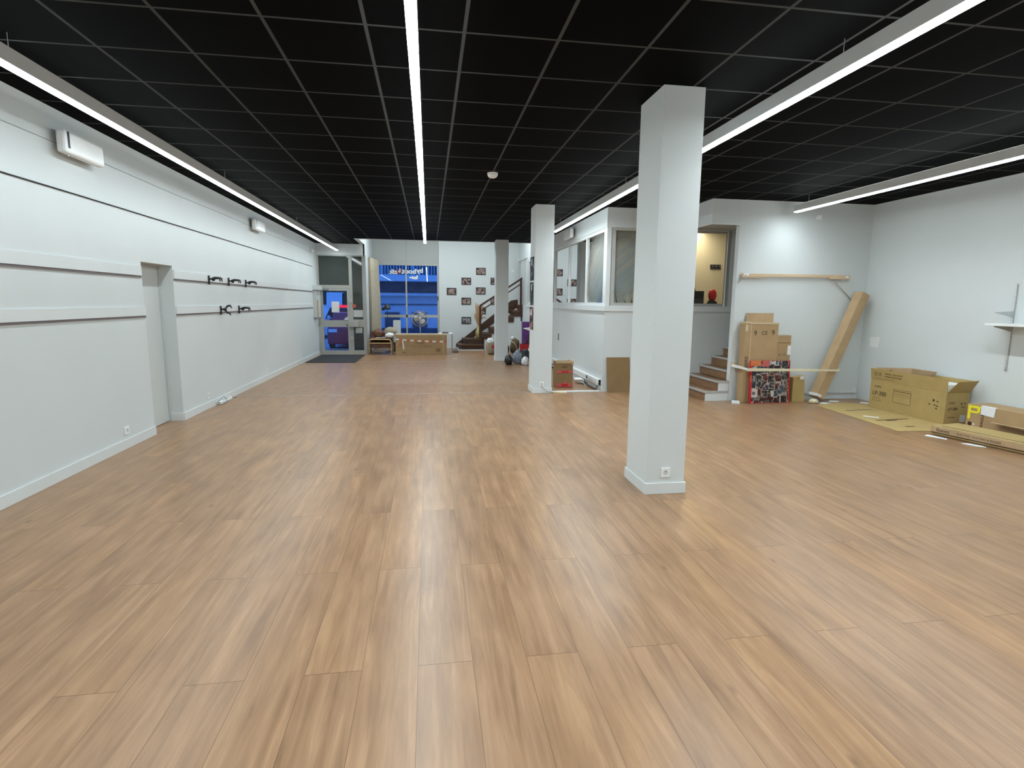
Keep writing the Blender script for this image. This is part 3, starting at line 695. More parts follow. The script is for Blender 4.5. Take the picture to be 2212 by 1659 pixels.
MB(o).blob((XL+.06, 16.4, 2.97), (.05, .05, .05), 0, 0).build('dome', MPLASTIC, t, smooth=True)
o = (.842, 7.44, H)
t = thing('ceiling_dome', o, 'white dome detector on the black ceiling', 'detector')
MB(o).lathe([(.07, 0), (.07, -.012)], (.842, 7.44, H-.0005), 28).build('base', MPLASTIC, t)
MB(o).lathe([(.062, -.012), (.066, -.02), (.063, -.035), (.05, -.052), (.028, -.062), (.001, -.065)], (.842, 7.44, H), 28).build('dome', MPLASTIC, t, smooth=True)

# ------------------------------------------------------------------ entrance corner furniture
o = (-1.45, 17.3, 0)
t = thing('bentwood_armchair', o, 'low armchair with pale bentwood frame and brown leather seat beside the curtain', 'armchair')
def loop(y): 
    return [(-1.79, y, .01), (-1.79, y, .2), (-1.785, y, .38), (-1.77, y, .44), (-1.72, y, .465), (-1.4, y, .46), (-1.2, y, .455), (-1.15, y, .43), (-1.13, y, .36), (-1.12, y, .15), (-1.125, y, .02), (-1.16, y, .012)]
for yy in (17.02, 17.62): MB(o).tube(loop(yy), .022).build('bentwood_frame', MWOODL, t, smooth=True)
MB(o).box(-1.76, -1.14, 17.0, 17.03, .33, .365).build('cross_bar', MWOODL, t)
MB(o).box(-1.76, -1.12, 17.05, 17.58, .20, .33).build('seat', MLEATH, t, bevel=.03)
MB(o).hexa([(-1.80, 17.55, .28), (-1.10, 17.55, .28), (-1.10, 17.70, .28), (-1.80, 17.70, .28), (-1.80, 17.72, .68), (-1.10, 17.72, .68), (-1.10, 17.85, .68), (-1.80, 17.85, .68)]).build('backrest', MLEATH, t, bevel=.03)
MB(o).box(-1.78, -1.1, 17.02, 17.6, .468, .50).build('arm_board', MLEATH, t, bevel=.008)
tag(MB((-1.5, 17.3, .5)).blob((-1.53, 17.3, .63), (.17, .14, .135), 4, .2, floor=.503).build('leather_bag', MLEATH, None, smooth=True), 'rounded brown leather bag on top of the armchair, left of the beige cushion', 'bag')
tag(MB((-1.15, 17.4, .5)).blob((-1.17, 17.42, .66), (.21, .07, .15), 6, .22, floor=.503).build('cushion', MBEIGE, None, smooth=True), 'beige cushion leaning on top of the armchair', 'cushion')
tag(MB((-1.12, 17.08, .5)).blob((-1.17, 17.10, .575), (.14, .10, .075), 9, .2, floor=.503).build('plastic_bag', MWBAG, None, smooth=True), 'crumpled white plastic bag on the armchair beside the long carton', 'bag')
tag(MB((-1.4, 17.12, .5)).prism([(-1.6, 17.02), (-1.3, 17.0), (-1.28, 17.16), (-1.58, 17.18)], 'z', .501, .512).build('newspaper', MPAPERG, None), 'folded grey newspaper flat on the armchair', 'newspaper')
# long carton with barrier tape
o = (-.24, 17.0, 0)
t = thing('long_carton', o, 'long closed brown carton wrapped in red and white barrier tape below the shop window', 'carton')
MB(o).box(-.995, .53, 16.85, 17.25, 0, .615).build('body', MCARD, t, bevel=.006)
MB(o).box(-1.0, .535, 16.845, 17.255, .595, .628).build('lid_edge', MCARDI, t)
MB(o).box(.42, .435, 16.8475, 16.8495, .01, .59).build('seam', MCARDI, t)
text('print', 'CLP-545', .075, (.06, -.152, .235), (1, 0, 0), (0, 0, 1), MINKB, t)
text('print', 'YAMAHA', .062, (-.165, -.152, .345), (1, 0, 0), (0, 0, 1), MINK, t)
for q_ in ((-.42, -.10, .323, .335), (-.55, -.2, .275, .285), (-.55, -.2, .245, .253), (-.8, -.68, .06, .09)): MB(o).box(q_[0], q_[1], 16.848, 16.8495, q_[2], q_[3]).build('print', MINKG, t)
MB(o).box(.2, .34, 16.848, 16.8495, .09, .2).build('print', MINKG, t)
bt = thing('barrier_tape', (-.24, 16.84, .45), 'red and white striped barrier tape across the front of the long carton', 'tape')
for k in range(14):
    a = -.998+k*.1095; b_ = a+.1095
    z = lambda x: .478-.075*((x+1)/1.53)-.02*math.sin((x+1)*2)
    MB((-.24, 16.84, .45)).hexa([(a, 16.838, z(a)-.024), (b_, 16.838, z(b_)-.024), (b_, 16.8455, z(b_)-.024), (a, 16.8455, z(a)-.024), (a, 16.838, z(a)+.024), (b_, 16.838, z(b_)+.024), (b_, 16.8455, z(b_)+.024), (a, 16.8455, z(a)+.024)]).build('red_stripe' if k % 2 else 'white_stripe', MORANGE if k % 2 else MPAPER, bt)
MB((-.24, 16.84, .45)).hexa([(-.90, 16.83, .25), (-.86, 16.83, .24), (-.86, 16.838, .24), (-.90, 16.838, .25), (-.83, 16.83, .47), (-.79, 16.83, .47), (-.79, 16.838, .47), (-.83, 16.838, .47)]).build('loose_tail', MORANGE, bt)
MB((-.24, 16.84, .45)).hexa([(-.77, 16.83, .17), (-.73, 16.83, .18), (-.73, 16.838, .18), (-.77, 16.838, .17), (-.81, 16.83, .46), (-.77, 16.83, .46), (-.77, 16.838, .46), (-.81, 16.838, .46)]).build('loose_tail', MPAPER, bt)
# pedestal fan
o = (-.28, 17.95, 0)
t = thing('pedestal_fan', o, 'chrome pedestal fan with a round wire cage in front of the shop window', 'fan')
MB(o).lathe([(.2, 0), (.2, .02), (.05, .05), (.02, .06)], (-.28, 18.0, 0), 24).build('base', MCHROME, t, smooth=True)
MB(o).tube([(-.28, 18.0, .05), (-.28, 18.0, 1.02)], .017).build('pole', MCHROME, t)
MB(o).lathe([(.055, .0), (.07, .05), (.06, .14)], (-.28, 17.93, 1.065), 18, 'y').build('motor', MCHROME, t, smooth=True)
MB(o).lathe([(.03, -.03), (.04, -.01), (.03, 0)], (-.28, 17.9, 1.065), 18, 'y').build('hub', MPLASTIC, t, smooth=True)
for k in range(3):
    bl = MB(o); rows = []
    for i in range(6):
        r_ = .035 + .17*i/5; hw = .62+.35*math.sin(math.pi*i/5)
        rows.append([(-.28+r_*math.cos(2.09*k+1.2+a_), 17.9+.03*a_, 1.065+r_*math.sin(2.09*k+1.2+a_)) for a_ in [hw*(j/4-.5)*1.5 for j in range(5)]])
    bl.sheet(rows).build('blade', MALU, t, solid=.003, smooth=True)
cg = MB(o)
for r_ in (.245, .16, .08):
    for dy in (-.06, .06):
        cg.tube([(-.28+r_*math.cos(a), 17.9+dy*(1 if r_ < .24 else .3), 1.065+r_*math.sin(a)) for a in [2*math.pi*j/36 for j in range(36)]], .010 if r_ > .24 else .0022, 6, True)
for j in range(40):
    a = 2*math.pi*j/40; c_, s_ = math.cos(a), math.sin(a)
    for dy in (-.06, .06): cg.tube([(-.28+.03*c_, 17.9+dy, 1.065+.03*s_), (-.28+.17*c_, 17.9+dy, 1.065+.17*s_), (-.28+.245*c_, 17.9+dy*.2, 1.065+.245*s_)], .0016, 4)
cg.build('cage', MCHROME, t)
# black lamp, white sign, small table
o = (-1.28, 17.95, 0)
t = thing('black_floor_lamp', o, 'black lamp on a thin stem in front of the left half of the shop window', 'floor lamp')
MB(o).lathe([(.12, 0), (.12, .015), (.01, .02)], (-1.27, 17.95, 0), 18).build('base', MBLACK, t)
MB(o).tube([(-1.27, 17.95, .02), (-1.29, 17.95, 1.33)], .008).build('stem', MBLACK, t)
MB(o).lathe([(.02, 1.52), (.05, 1.50), (.12, 1.38), (.125, 1.35), (.06, 1.34)], (-1.30, 17.95, 0), 18).build('shade', MBLACK, t, smooth=True)
MB(o).blob((-1.42, 17.95, 1.36), (.045, .03, .05), 2, .3).build('side_spot', MBLACK, t, smooth=True)
o = (-.99, 18.2, 0)
t = thing('white_display_board', o, 'plain white board standing in the shop window behind the armchair', 'board')
MB(o).hexa([(-1.14, 18.2, .3), (-.90, 18.2, .3), (-.90, 18.22, .3), (-1.14, 18.22, .3), (-1.14, 18.28, 1.0), (-.90, 18.28, 1.0), (-.90, 18.3, 1.0), (-1.14, 18.3, 1.0)]).build('board', MPAPERG, t)
MB(o).box(-1.2, -.84, 18.05, 18.4, 0, .298).build('plinth', MDGREY, t)
o = (.55, 17.55, 0)
t = thing('side_table', o, 'small white side table with thin metal legs right of the long carton', 'table')
MB(o).box(.30, .74, 17.35, 17.8, .60, .62).build('table_top', MPLASTIC, t, bevel=.004)
for xx in (.32, .72):
    for yy in (17.37, 17.78): MB(o).tube([(xx, yy, 0), (xx, yy, .6)], .009).build('leg', MALU, t)
tag(MB((.5, 17.5, .62)).hexa([(.40, 17.38, .621), (.62, 17.38, .621), (.62, 17.62, .621), (.40, 17.62, .621), (.44, 17.40, .655), (.58, 17.40, .65), (.58, 17.6, .65), (.44, 17.6, .655)]).build('black_case', MBLACKM, None, bevel=.006), 'flat black case lying on the small side table', 'case')
tag(MB((.75, 18.0, 0)).box(.755, .93, 17.62, 18.3, 0, .035).build('wooden_board', MWOODT, None, bevel=.004), 'brown wooden board flat on the floor between the long carton and the staircase', 'board')
tag(MB((.72, 15.67, 0)).prism([(.66, 15.64), (.78, 15.66), (.77, 15.72), (.67, 15.70)], 'z', .001, .006).build('paper_scrap', MPAPER, None), 'white paper scrap on the floor in front of the dark staircase', 'paper')
# curtain
o = (-1.72, 18.2, 0); rows = []
for i in range(9):
    z = .28+2.66*i/8; row = []
    for k in range(61):
        u = k/60; x = -1.82+.17*u; y = 17.93+1.15*u
        row.append((x+.08*math.sin(u*28+.15*i)*(1-.3*i/8)+.015*math.sin(u*13+i*.6), y+.03*math.cos(u*28), z))
    rows.append(row)
t = thing('curtain', o, 'long beige curtain drawn aside between the door and the shop window', 'curtain')
MB(o).sheet(rows).build('cloth', MCURT, t, solid=.004, smooth=True)
MB(o).tube([(-1.82, 17.9, 2.955), (-1.64, 19.1, 2.955)], .012).build('rod', MALU, t)

# ------------------------------------------------------------------ wall photographs
fr = [(.782, 1.952, MPRINT, 'leftmost framed photo of the group on the end wall'),
      (1.789, 2.644, MPRINT, 'highest framed photo on the end wall'),
      (1.287, 2.303, MPRINT, 'framed pinkish photo, topmost of three in the second column on the end wall'),
      (2.29, 2.318, MPRINT, 'framed photo high on the end wall, cut by the farthest pillar'),
      (1.786, 1.980, MPRINT, 'pale framed photo right below the highest one on the end wall'),
      (1.285, 1.627, MPRINT, 'framed photo in the middle of the second column on the end wall'),
      (2.29, 1.63, MPRINT, 'framed photo behind the stair rail, partly hidden by the farthest pillar'),
      (1.799, 1.305, MPRINT, 'framed photo behind the bottom newel post of the staircase'),
      (1.283, .967, MPRINTG, 'grey framed photo lowest on the end wall, above the foot of the staircase')]
for x, z, m_, lb in fr:
    o = (x, YF-.03, z); b = MB(o); y0, y1 = YF-.05, YF-.0305
    t = thing('framed_photo', o, lb, 'framed photo', 'framed photos on the end wall')
    w, h, e = .163, .117, .022
    MB(o).box(x-w, x+w, y0, y1, z+h-e, z+h).box(x-w, x+w, y0, y1, z-h, z-h+e).box(x-w, x-w+e, y0, y1, z-h+e, z+h-e).box(x+w-e, x+w, y0, y1, z-h+e, z+h-e).build('frame', MFRAMEB, t)
    MB(o).box(x-w+e, x+w-e, y1-.008, y1-.001, z-h+e, z+h-e).build('print', m_, t)
tag(MB((2.91, YF-.03, 2.667)).box(2.87, 2.95, YF-.05, YF-.0305, 2.62, 2.71).build('wall_sensor', MPLASTIC, None, bevel=.006), 'small white square sensor on the end wall right of the farthest pillar', 'sensor')

# ------------------------------------------------------------------ staircase
o = (2.0, 18.8, 0)
t = thing('wooden_staircase', o, 'dark brown wooden staircase with winding bottom steps against the end wall', 'staircase')
yb = YF-.032
polys = [([(.98, yb), (.99, 18.6), (1.09, 18.38), (1.80, 18.38), (1.80, yb)], .03, .19), ([(1.15, yb), (1.18, 18.85), (1.30, 18.62), (1.80, 18.56), (1.80, yb)], .19, .38)]
MB(o).prism([(.94, yb), (.95, 18.56), (1.07, 18.33), (1.80, 18.33), (1.80, yb)], 'z', 0, .03).build('plinth', MTRIM, t)
for pg, z0, z1 in polys:
    cxm = 1.5; 
    MB(o).prism(pg, 'z', z0, z1-.035).build('riser', MWOODD, t)
    big = [(px-.025 if px < 1.7 else px, py-.025 if py < 19 else py) for px, py in pg]
    MB(o).prism(big, 'z', z1-.0345, z1).build('tread', MWOODT, t)
ms = MB(o); xs = [1.803+.25*k for k in range(6)]
for k in range(5):
    ms.box(xs[k]+.02, xs[k+1]+(.02 if k < 4 else 0), 18.41, yb, 0, .57+.19*k-.036)
ms.build('masonry_side', MW, t)
for k in range(5):
    zt = .57+.19*k
    MB(o).box(xs[k], xs[k]+.019, 18.40, yb, .38+.19*k-.17 if k else .03, zt-.036).build('riser', MWOODD, t)
    MB(o).box(xs[k]-.028, xs[k+1]+.018, 18.39, yb, zt-.0355, zt).build('tread', MWOODT, t)
    MB(o).box(xs[k]-.004, xs[k+1]+.01, 18.385, 18.399, zt-.20, zt-.037).build('side_facing', MWOODD, t)
MB(o).box(3.05, XO-.002, 18.39, yb, 1.3, 1.52).build('landing', MWOODT, t)
MB(o).prism([(.93, .05), (1.02, .05), (3.08, 1.44), (3.08, 1.70), (2.85, 1.66), (.93, .16)], 'y', yb-.012, yb+.001).build('wall_stringer', MWOODD, t)
for (px, z0, z1) in ((1.685, .382, 1.47), (3.045, 1.16, 2.39)):
    MB(o).box(px-.035, px+.035, 18.345, 18.384, z0, z1).build('newel_post', MWOODR, t, bevel=.005)
MB(o).hexa([(1.66, 18.335, 1.43), (3.085, 18.335, 2.36), (3.085, 18.395, 2.36), (1.66, 18.395, 1.43), (1.66, 18.335, 1.50), (3.085, 18.335, 2.43), (3.085, 18.395, 2.43), (1.66, 18.395, 1.50)]).build('handrail', MWOODR, t)
MB(o).hexa([(1.70, 18.35, 1.285), (3.03, 18.35, 2.18), (3.03, 18.38, 2.18), (1.70, 18.38, 1.285), (1.70, 18.35, 1.33), (3.03, 18.35, 2.225), (3.03, 18.38, 2.225), (1.70, 18.38, 1.33)]).build('lower_rail', MWOODR, t)
# vase with pampas
vz = .381; o = (1.655, 18.68, vz)
t = thing('pampas_vase', o, 'tall gold vase with dried pampas grass on the second stair', 'vase')
MB(o).lathe([(.055, 0), (.085, .06), (.10, .16), (.095, .24), (.065, .33), (.04, .38), (.036, .40), (.05, .42), (.04, .421)], (1.655, 18.68, vz), 28).build('vase', MGOLD, t, smooth=True)
pp = MB(o)
for k in range(13):
    a = random.uniform(0, 6.28); e = random.uniform(.03, .26); L = random.uniform(.4, .82)
    tip = Vector((1.655+math.cos(a)*e+(.0 if k else .02), 18.68+math.sin(a)*e*.6, vz+.41+L)); b0 = Vector((1.655, 18.68, vz+.35)); mid = (b0+tip)/2+Vector((0, 0, .06))
    pp.tube([b0, b0*.6+mid*.4, mid, mid*.4+tip*.6, tip], [.004, .012, .045, .036, .003], 6)
pp.tube([(1.66, 18.68, vz+.4), (1.75, 18.68, vz+.66), (1.86, 18.68, vz+.72), (1.98, 18.68, vz+.63)], [.01, .02, .016, .003], 6)
pp.build('pampas_plumes', MPAMP, t)

# ------------------------------------------------------------------ bags and boxes between the far and middle pillars
def blobthing(name, c, rad, m, label, cat, seed, amp=.3, fl=0.002, freq=2.4):
    return tag(MB((c[0], c[1], fl)).blob(c, rad, seed, amp, freq, 28, 18, floor=fl).build(name, m, None, smooth=True), label, cat)
o = (1.93, 16.9, 0)
t = thing('shopping_bag', o, 'white and brown printed bag on the floor just left of the farthest pillar', 'bag')
MB(o).blob((1.90, 16.95, .22), (.17, .14, .24), 11, .2, floor=.002).build('bag_body', MBEIGE, t, smooth=True)
MB(o).blob((1.86, 16.90, .40), (.11, .10, .11), 12, .35).build('bag_mouth', MWBAG, t, smooth=True)
MB(o).lathe([(.06, 0), (.055, .004)], (1.95, 16.80, .25), 14, 'y').build('red_print', MRED, t)
blobthing('refuse_bag', (2.03, 14.1, .11), (.10, .13, .14), MBAGB, 'shiny black bag on the floor at the foot of the farthest pillar', 'bag', 21)
blobthing('refuse_bag', (2.29, 14.25, .15), (.13, .15, .19), MCLEAR, 'bluish translucent plastic bag between the black bag and the white crumpled bag', 'bag', 22, .35)
blobthing('plastic_bag', (2.44, 13.95, .10), (.09, .09, .12), MWBAG, 'white crumpled plastic bag on the floor left of the middle pillar', 'bag', 23, .4)
blobthing('refuse_bag', (2.55, 14.75, .15), (.18, .17, .18), MBAGB, 'dull black bag behind the white crumpled bag, half hidden by the middle pillar', 'bag', 24)
blobthing('holdall', (2.30, 16.9, .17), (.16, .2, .20), MBAGB, 'black holdall against the staircase side, beside the farthest pillar', 'bag', 25, .2)
o = (2.62, 16.95, 0)
t = thing('khaki_bag', o, 'khaki cloth bag slumped over the black holdall', 'bag')
MB(o).blob((2.64, 17.0, .25), (.14, .16, .26), 27, .3, floor=.002).build('bag_body', MKHAKI, t, smooth=True)
MB(o).tube([(2.50, 16.84, .40), (2.60, 16.80, .36), (2.68, 16.8, .22), (2.66, 16.82, .08)], .022).build('strap', MBEIGE, t, smooth=True)
MB(o).blob((2.56, 16.95, .50), (.06, .05, .05), 30, .3).build('tissue', MPAPER, t, smooth=True)
o = (2.92, 16.6, 0)
t = thing('purple_display_box', o, 'tall purple printed box against the office wall, above the red carton', 'box')
MB(o).box(2.77, 3.07, 16.5, 16.8, .36, 1.02).build('box', MPURP, t, bevel=.004)
MB(o).box(2.755, 2.78, 16.495, 16.81, .36, 1.03).build('grey_edge', MPAPERG, t)
MB(o).prism([(2.88, .36), (3.07, .36), (3.07, .72), (2.98, .66), (2.95, .5)], 'y', 16.494, 16.499).build('dark_print', MWOODD, t)
o = (2.9, 16.55, 0)
t = thing('red_carton', o, 'red drinks carton on the floor under the purple box', 'carton')
MB(o).box(2.77, 3.07, 16.42, 16.8, 0, .355).build('box', MRED, t, bevel=.006)
MB(o).tube([(2.86, 16.416, .12), (2.90, 16.416, .2), (2.95, 16.416, .17), (3.0, 16.416, .24)], .012, 6).build('white_swirl', MPAPER, t)
blobthing('plastic_bag', (2.98, 15.95, .2), (.09, .1, .20), MWBAG, 'white and black bag in front of the red carton, touching the middle pillar edge', 'bag', 33, .3)
# posters on the middle pillar
MP1 = print_material('black_white_poster', [(.012, .012, .013), (.015, .015, .016), (.03, .03, .03), (.30, .30, .31)], 6)
MP2 = print_material('black_pink_poster', [(.012, .01, .012), (.02, .015, .018), (.35, .15, .13), (.6, .55, .53)], 9)
for z0, z1, m_, lb in ((1.985, 2.395, MP1, 'dark poster on the left side of the middle pillar, topmost of three'), (1.555, 1.955, MP1, 'dark poster on the left side of the middle pillar, second from the top'), (1.12, 1.52, MP2, 'black poster with pink and white figures, lowest on the middle pillar')):
    o = (1.825, 9.8, z0)
    t = thing('poster', o, lb, 'poster', 'posters on the middle pillar')
    MB(o).box(1.818, 1.8245, 9.65, 9.97, z0, z1).build('print', m_, t)
    MB(o).box(1.8165, 1.8178, 9.78, 9.86, z0+.26, z1-.03).build('pale_patch', MPAPERG, t)
tag(MB((1.8, 9.8, 1.1)).hexa([(1.70, 9.93, 1.13), (1.82, 9.93, 1.09), (1.82, 9.94, 1.09), (1.70, 9.94, 1.13), (1.70, 9.93, 1.14), (1.82, 9.93, 1.155), (1.82, 9.94, 1.155), (1.70, 9.94, 1.14)]).build('paper_tab', MPAPER, None), 'white paper tab sticking out below the posters on the middle pillar', 'paper')

# ------------------------------------------------------------------ office foot: carton with red tape, trunking, board
o = (2.53, 10.25, 0)
t = thing('taped_carton', o, 'upright open brown carton with red printed tape between the middle pillar and the office wall', 'carton')
MB(o).box(2.375, 2.69, 10.1, 10.4, 0, .495).build('body', MCARDD, t, bevel=.004)
MB(o).box(2.36, 2.665, 10.085, 10.098, .47, .51).box(2.665, 2.70, 10.09, 10.40, .44, .512).build('open_flap', MCARDP, t)
for z0, z1 in ((.285, .335), (.02, .09)):
    MB(o).box(2.374, 2.691, 10.0945, 10.0985, z0, z1).build('red_tape', MREDT, t)
    MB(o).box(2.47, 2.6, 10.0925, 10.0942, z0+.01, z1-.01).build('tape_print', MRED, t)
MB(o).box(2.52, 2.56, 10.0945, 10.0985, .09, .125).build('red_tape', MREDT, t)
MB(o).box(2.47, 2.58, 10.096, 10.0995, .39, .397).box(2.49, 2.56, 10.096, 10.0995, .41, .417).build('print', MINK, t)
o = (XO-.04, 11.0, 0)
t = thing('cable_trunking', o, 'white cable trunking along the foot of the office side wall', 'trunking')
MB(o).box(XO-.062, XO-.001, YO+.05, 15.8, .11, .22).build('trunk', MPLASTIC, t, bevel=.005)
MB(o).box(XO-.065, XO-.0625, YO+.2, 15.7, .145, .185).build('cover', MTRIM, t)
for yy in (10.35,): MB(o).box(XO-.068, XO-.0655, yy, yy+.07, .14, .20).build('socket', MBLACKM, t)
MB(o).box(XO-.055, XO-.01, YO+.049, YO+.05, .115, .215).build('open_end', MBLACK, t)
tag(MB((XO-.05, 12, 0)).tube([(XO-.05, 9.72, .10), (XO-.07, 9.75, .02), (XO-.075, 10.3, .006), (XO-.06, 11.5, .008), (XO-.07, 13.0, .007)], .008).build('black_cable', MBLACK, None, smooth=True), 'black cable lying on the floor under the white trunking', 'cable')
struct('baseboard_office', MB().box(XO-.013, XO-.001, YO+.001, 17.4, 0, .09), MTRIM)
o = (2.95, 10.55, 0)
t = thing('paper_tray', o, 'small white paper tray on the floor under the trunking', 'tray')
MB(o).hexa([(2.92, 10.62, .02), (3.02, 10.55, .02), (3.04, 10.75, .02), (2.95, 10.82, .02), (2.86, 10.58, .09), (3.03, 10.5, .10), (3.04, 10.8, .10), (2.9, 10.86, .09)]).build('tray', MPAPER, t)
MB(o).tube([(3.0, 10.5, .05), (3.0, 10.36, .03), (3.01, 10.25, .004)], .006, 6).build('lead', MPLASTIC, t)
tag(MB((2.85, 10.3, 0)).prism([(2.70, 10.42), (2.78, 10.50), (2.76, 10.55), (2.70, 10.5)], 'z', .002, .05).build('plug_adapter', MPLASTIC, None), 'tiny white adapter on the floor beside the taped carton', 'adapter')
tag(MB((3.0, 13.2, 0)).tube([(2.95+.11*math.cos(a), 13.25+.22*math.sin(a), .02+.03*(1+math.sin(a*2))) for a in [2*math.pi*k/20 for k in range(20)]], .014, 6, True).build('cable_loop', MBLACK, None, smooth=True), 'coiled black cable on the floor just right of the middle pillar', 'cable')
tag(MB((XO, 13.1, .8)).box(XO-.004, XO-.0005, 13.08, 13.15, .70, .86).build('wall_slot', MBLACKM, None), 'narrow black slot in the office side wall above the taped carton', 'slot')
tag(MB((3.4, 9.58, 0)).hexa([(3.185, 9.50, 0), (3.62, 9.50, 0), (3.62, 9.512, 0), (3.185, 9.512, 0), (3.17, 9.574, .63), (3.605, 9.574, .63), (3.605, 9.586, .63), (3.17, 9.586, .63)]).build('hardboard_sheet', MCARDD, None), 'plain brown board leaning on the office front left of the nearest pillar', 'board')

# ------------------------------------------------------------------ right end wall: rails, cartons, poster
o = (6.0, 8.45, 2.07)
t = thing('pine_rail', o, 'long thin pine rail with block ends, high on the right end wall', 'rail')
MB(o).box(5.16, 6.72, 8.44, 8.47, 2.055, 2.098).build('rail', MPINE, t, bevel=.002)
MB(o).box(5.035, 5.42, 8.445, 8.485, 2.035, 2.06).box(5.035, 5.06, 8.445, 8.485, 2.06, 2.105).build('end_block', MPINE, t)
MB(o).box(6.60, 6.955, 8.43, 8.485, 2.03, 2.10).build('end_block', MPINE, t, bevel=.002)
MB(o).box(5.065, 5.20, 8.45, 8.485, 2.064, 2.102).box(6.87, 6.93, 8.424, 8.4295, 2.05, 2.085).build('white_sticker', MPAPER, t)
MB(o).tube([(5.10, 8.44, 2.085), (4.99, 8.485, 1.95)], .008).build('brace', MALU, t)
MB(o).tube([(6.66, 8.44, 2.03), (7.06, 8.49, 1.70)], .008).build('brace', MALU, t)
o = (5.9, 8.15, .56)
t = thing('slat_rail', o, 'thin pale wooden rail on white arms, low in front of the tall carton', 'rail')
MB(o).hexa([(5.03, 8.10, .545), (6.69, 8.13, .525), (6.69, 8.16, .525), (5.03, 8.13, .545), (5.03, 8.10, .59), (6.69, 8.13, .553), (6.69, 8.16, .553), (5.03, 8.13, .59)]).build('rail', MPINEP, t)
MB(o).hexa([(4.965, 8.47, .575), (4.985, 8.49, .575), (5.06, 8.12, .558), (5.03, 8.10, .558), (4.965, 8.47, .625), (4.985, 8.49, .625), (5.06, 8.12, .585), (5.03, 8.10, .585)]).build('arm', MPLASTIC, t)
MB(o).hexa([(6.67, 8.162, .53), (6.69, 8.162, .53), (6.95, 8.485, .55), (6.91, 8.485, .55), (6.67, 8.162, .555), (6.69, 8.162, .555), (6.95, 8.485, .575), (6.91, 8.485, .575)]).build('arm', MPINEP, t)
MB(o).box(4.97, 5.03, 8.47, 8.498, .57, .65).build('wall_block', MPINE, t)
MB(o).box(6.74, 6.93, 8.46, 8.498, .55, .63).build('wall_block', MPINE, t)
# tall carton
rz = -.03
o = (5.36, 8.355, 0)
t = thing('tall_carton', o, 'tallest brown carton standing open topped against the right end wall', 'carton', rot=(R(-1.5), 0, rz))
MB().box(-.295, .285, -.085, .08, 0, 1.30).build('body', MCARD, t, bevel=.004)
MB().box(-.20, .275, .062, .07, 1.30, 1.465).build('top_flap', MCARDP, t)
MB().box(-.30, -.20, -.09, .06, 1.295, 1.325).box(-.2, .29, -.09, -.082, 1.285, 1.312).build('folded_flap', MCARDI, t)
MB().box(-.197, -.187, -.0875, -.0855, .02, 1.28).build('corner_crease', MCARDI, t)
text('print', '9', .115, (-.14, -.0862, 1.10), (1, 0, 0), (0, 0, 1), MINK, t)
text('print', 'CE', .085, (-.005, -.0862, 1.115), (1, 0, 0), (0, 0, 1), MINK, t)
text('print', '9', .115, (.165, -.0862, 1.11), (1, 0, 0), (0, 0, 1), MINK, t)
text('print', '9', .13, (-.12, -.0862, .13), (1, 0, 0), (0, 0, 1), MINK, t)
text('print', '8090', .08, (-.22, -.0862, .56), (0, 0, 1), (-1, 0, 0), MINK, t, sx=1.25)
MB().box(-.14, .18, -.0875, -.0855, .60, .604).box(-.14, .18, -.0875, -.0855, .66, .663).box(-.14, -.02, -.0875, -.0855, .63, .633).build('print', MINKG, t)
MB().box(-.29, -.24, -.088, -.0855, 1.17, 1.28).build('tape', MCARDI, t)
o = (5.80, 8.43, 0)
t = thing('medium_carton', o, 'medium brown carton half hidden behind the tall carton', 'carton')
MB().box(-.13, .145, -.05, .06, 0, 1.10).build('body', MCARD, t, bevel=.004)
MB().box(-.13, .146, -.054, -.0505, .975, .985).build('crease', MCARDD, t)
MB().box(.09, .15, -.054, -.0505, .78, .93).build('white_label', MPAPER, t)
text('print', '9', .055, (-.06, -.0515, .76), (1, 0, 0), (0, 0, 1), MINKB, t)
text('print', 'CE', .05, (.005, -.0515, .765), (1, 0, 0), (0, 0, 1), MINKB, t)
o = (6.07, 8.36, 0)
t = thing('small_carton', o, 'small ochre carton between the collage poster and the leaning tube', 'carton')
MB(o).hexa([(5.96, 8.26, 0), (6.19, 8.26, 0), (6.19, 8.37, 0), (5.96, 8.37, 0), (5.96, 8.26, .41), (6.16, 8.26, .44), (6.16, 8.37, .44), (5.96, 8.37, .41)]).build('body', MCARDY, t, bevel=.005)
MB(o).box(6.08, 6.15, 8.254, 8.2595, .38, .43).build('white_tape', MPAPER, t)
# collage poster board
o = (5.5, 8.2, 0)
t = thing('collage_board', o, 'red edged board covered in a dark collage of photographs, leaning on the tall carton', 'poster', rot=(R(-4), 0, 0))
MB().box(-.355, .36, -.012, .0, 0, .70).build('board', MRED, t)
MB().box(-.315, .335, -.0165, -.0125, .01, .695).build('collage', MCOLL, t)
MB().box(-.345, -.16, -.0175, -.0125, .615, .70).box(-.345, -.318, -.0175, -.0125, .36, .46).build('orange_patch', MORANGE, t)
MB().box(-.14, -.02, -.0185, -.0168, .60, .695).build('red_patch', MREDT, t)
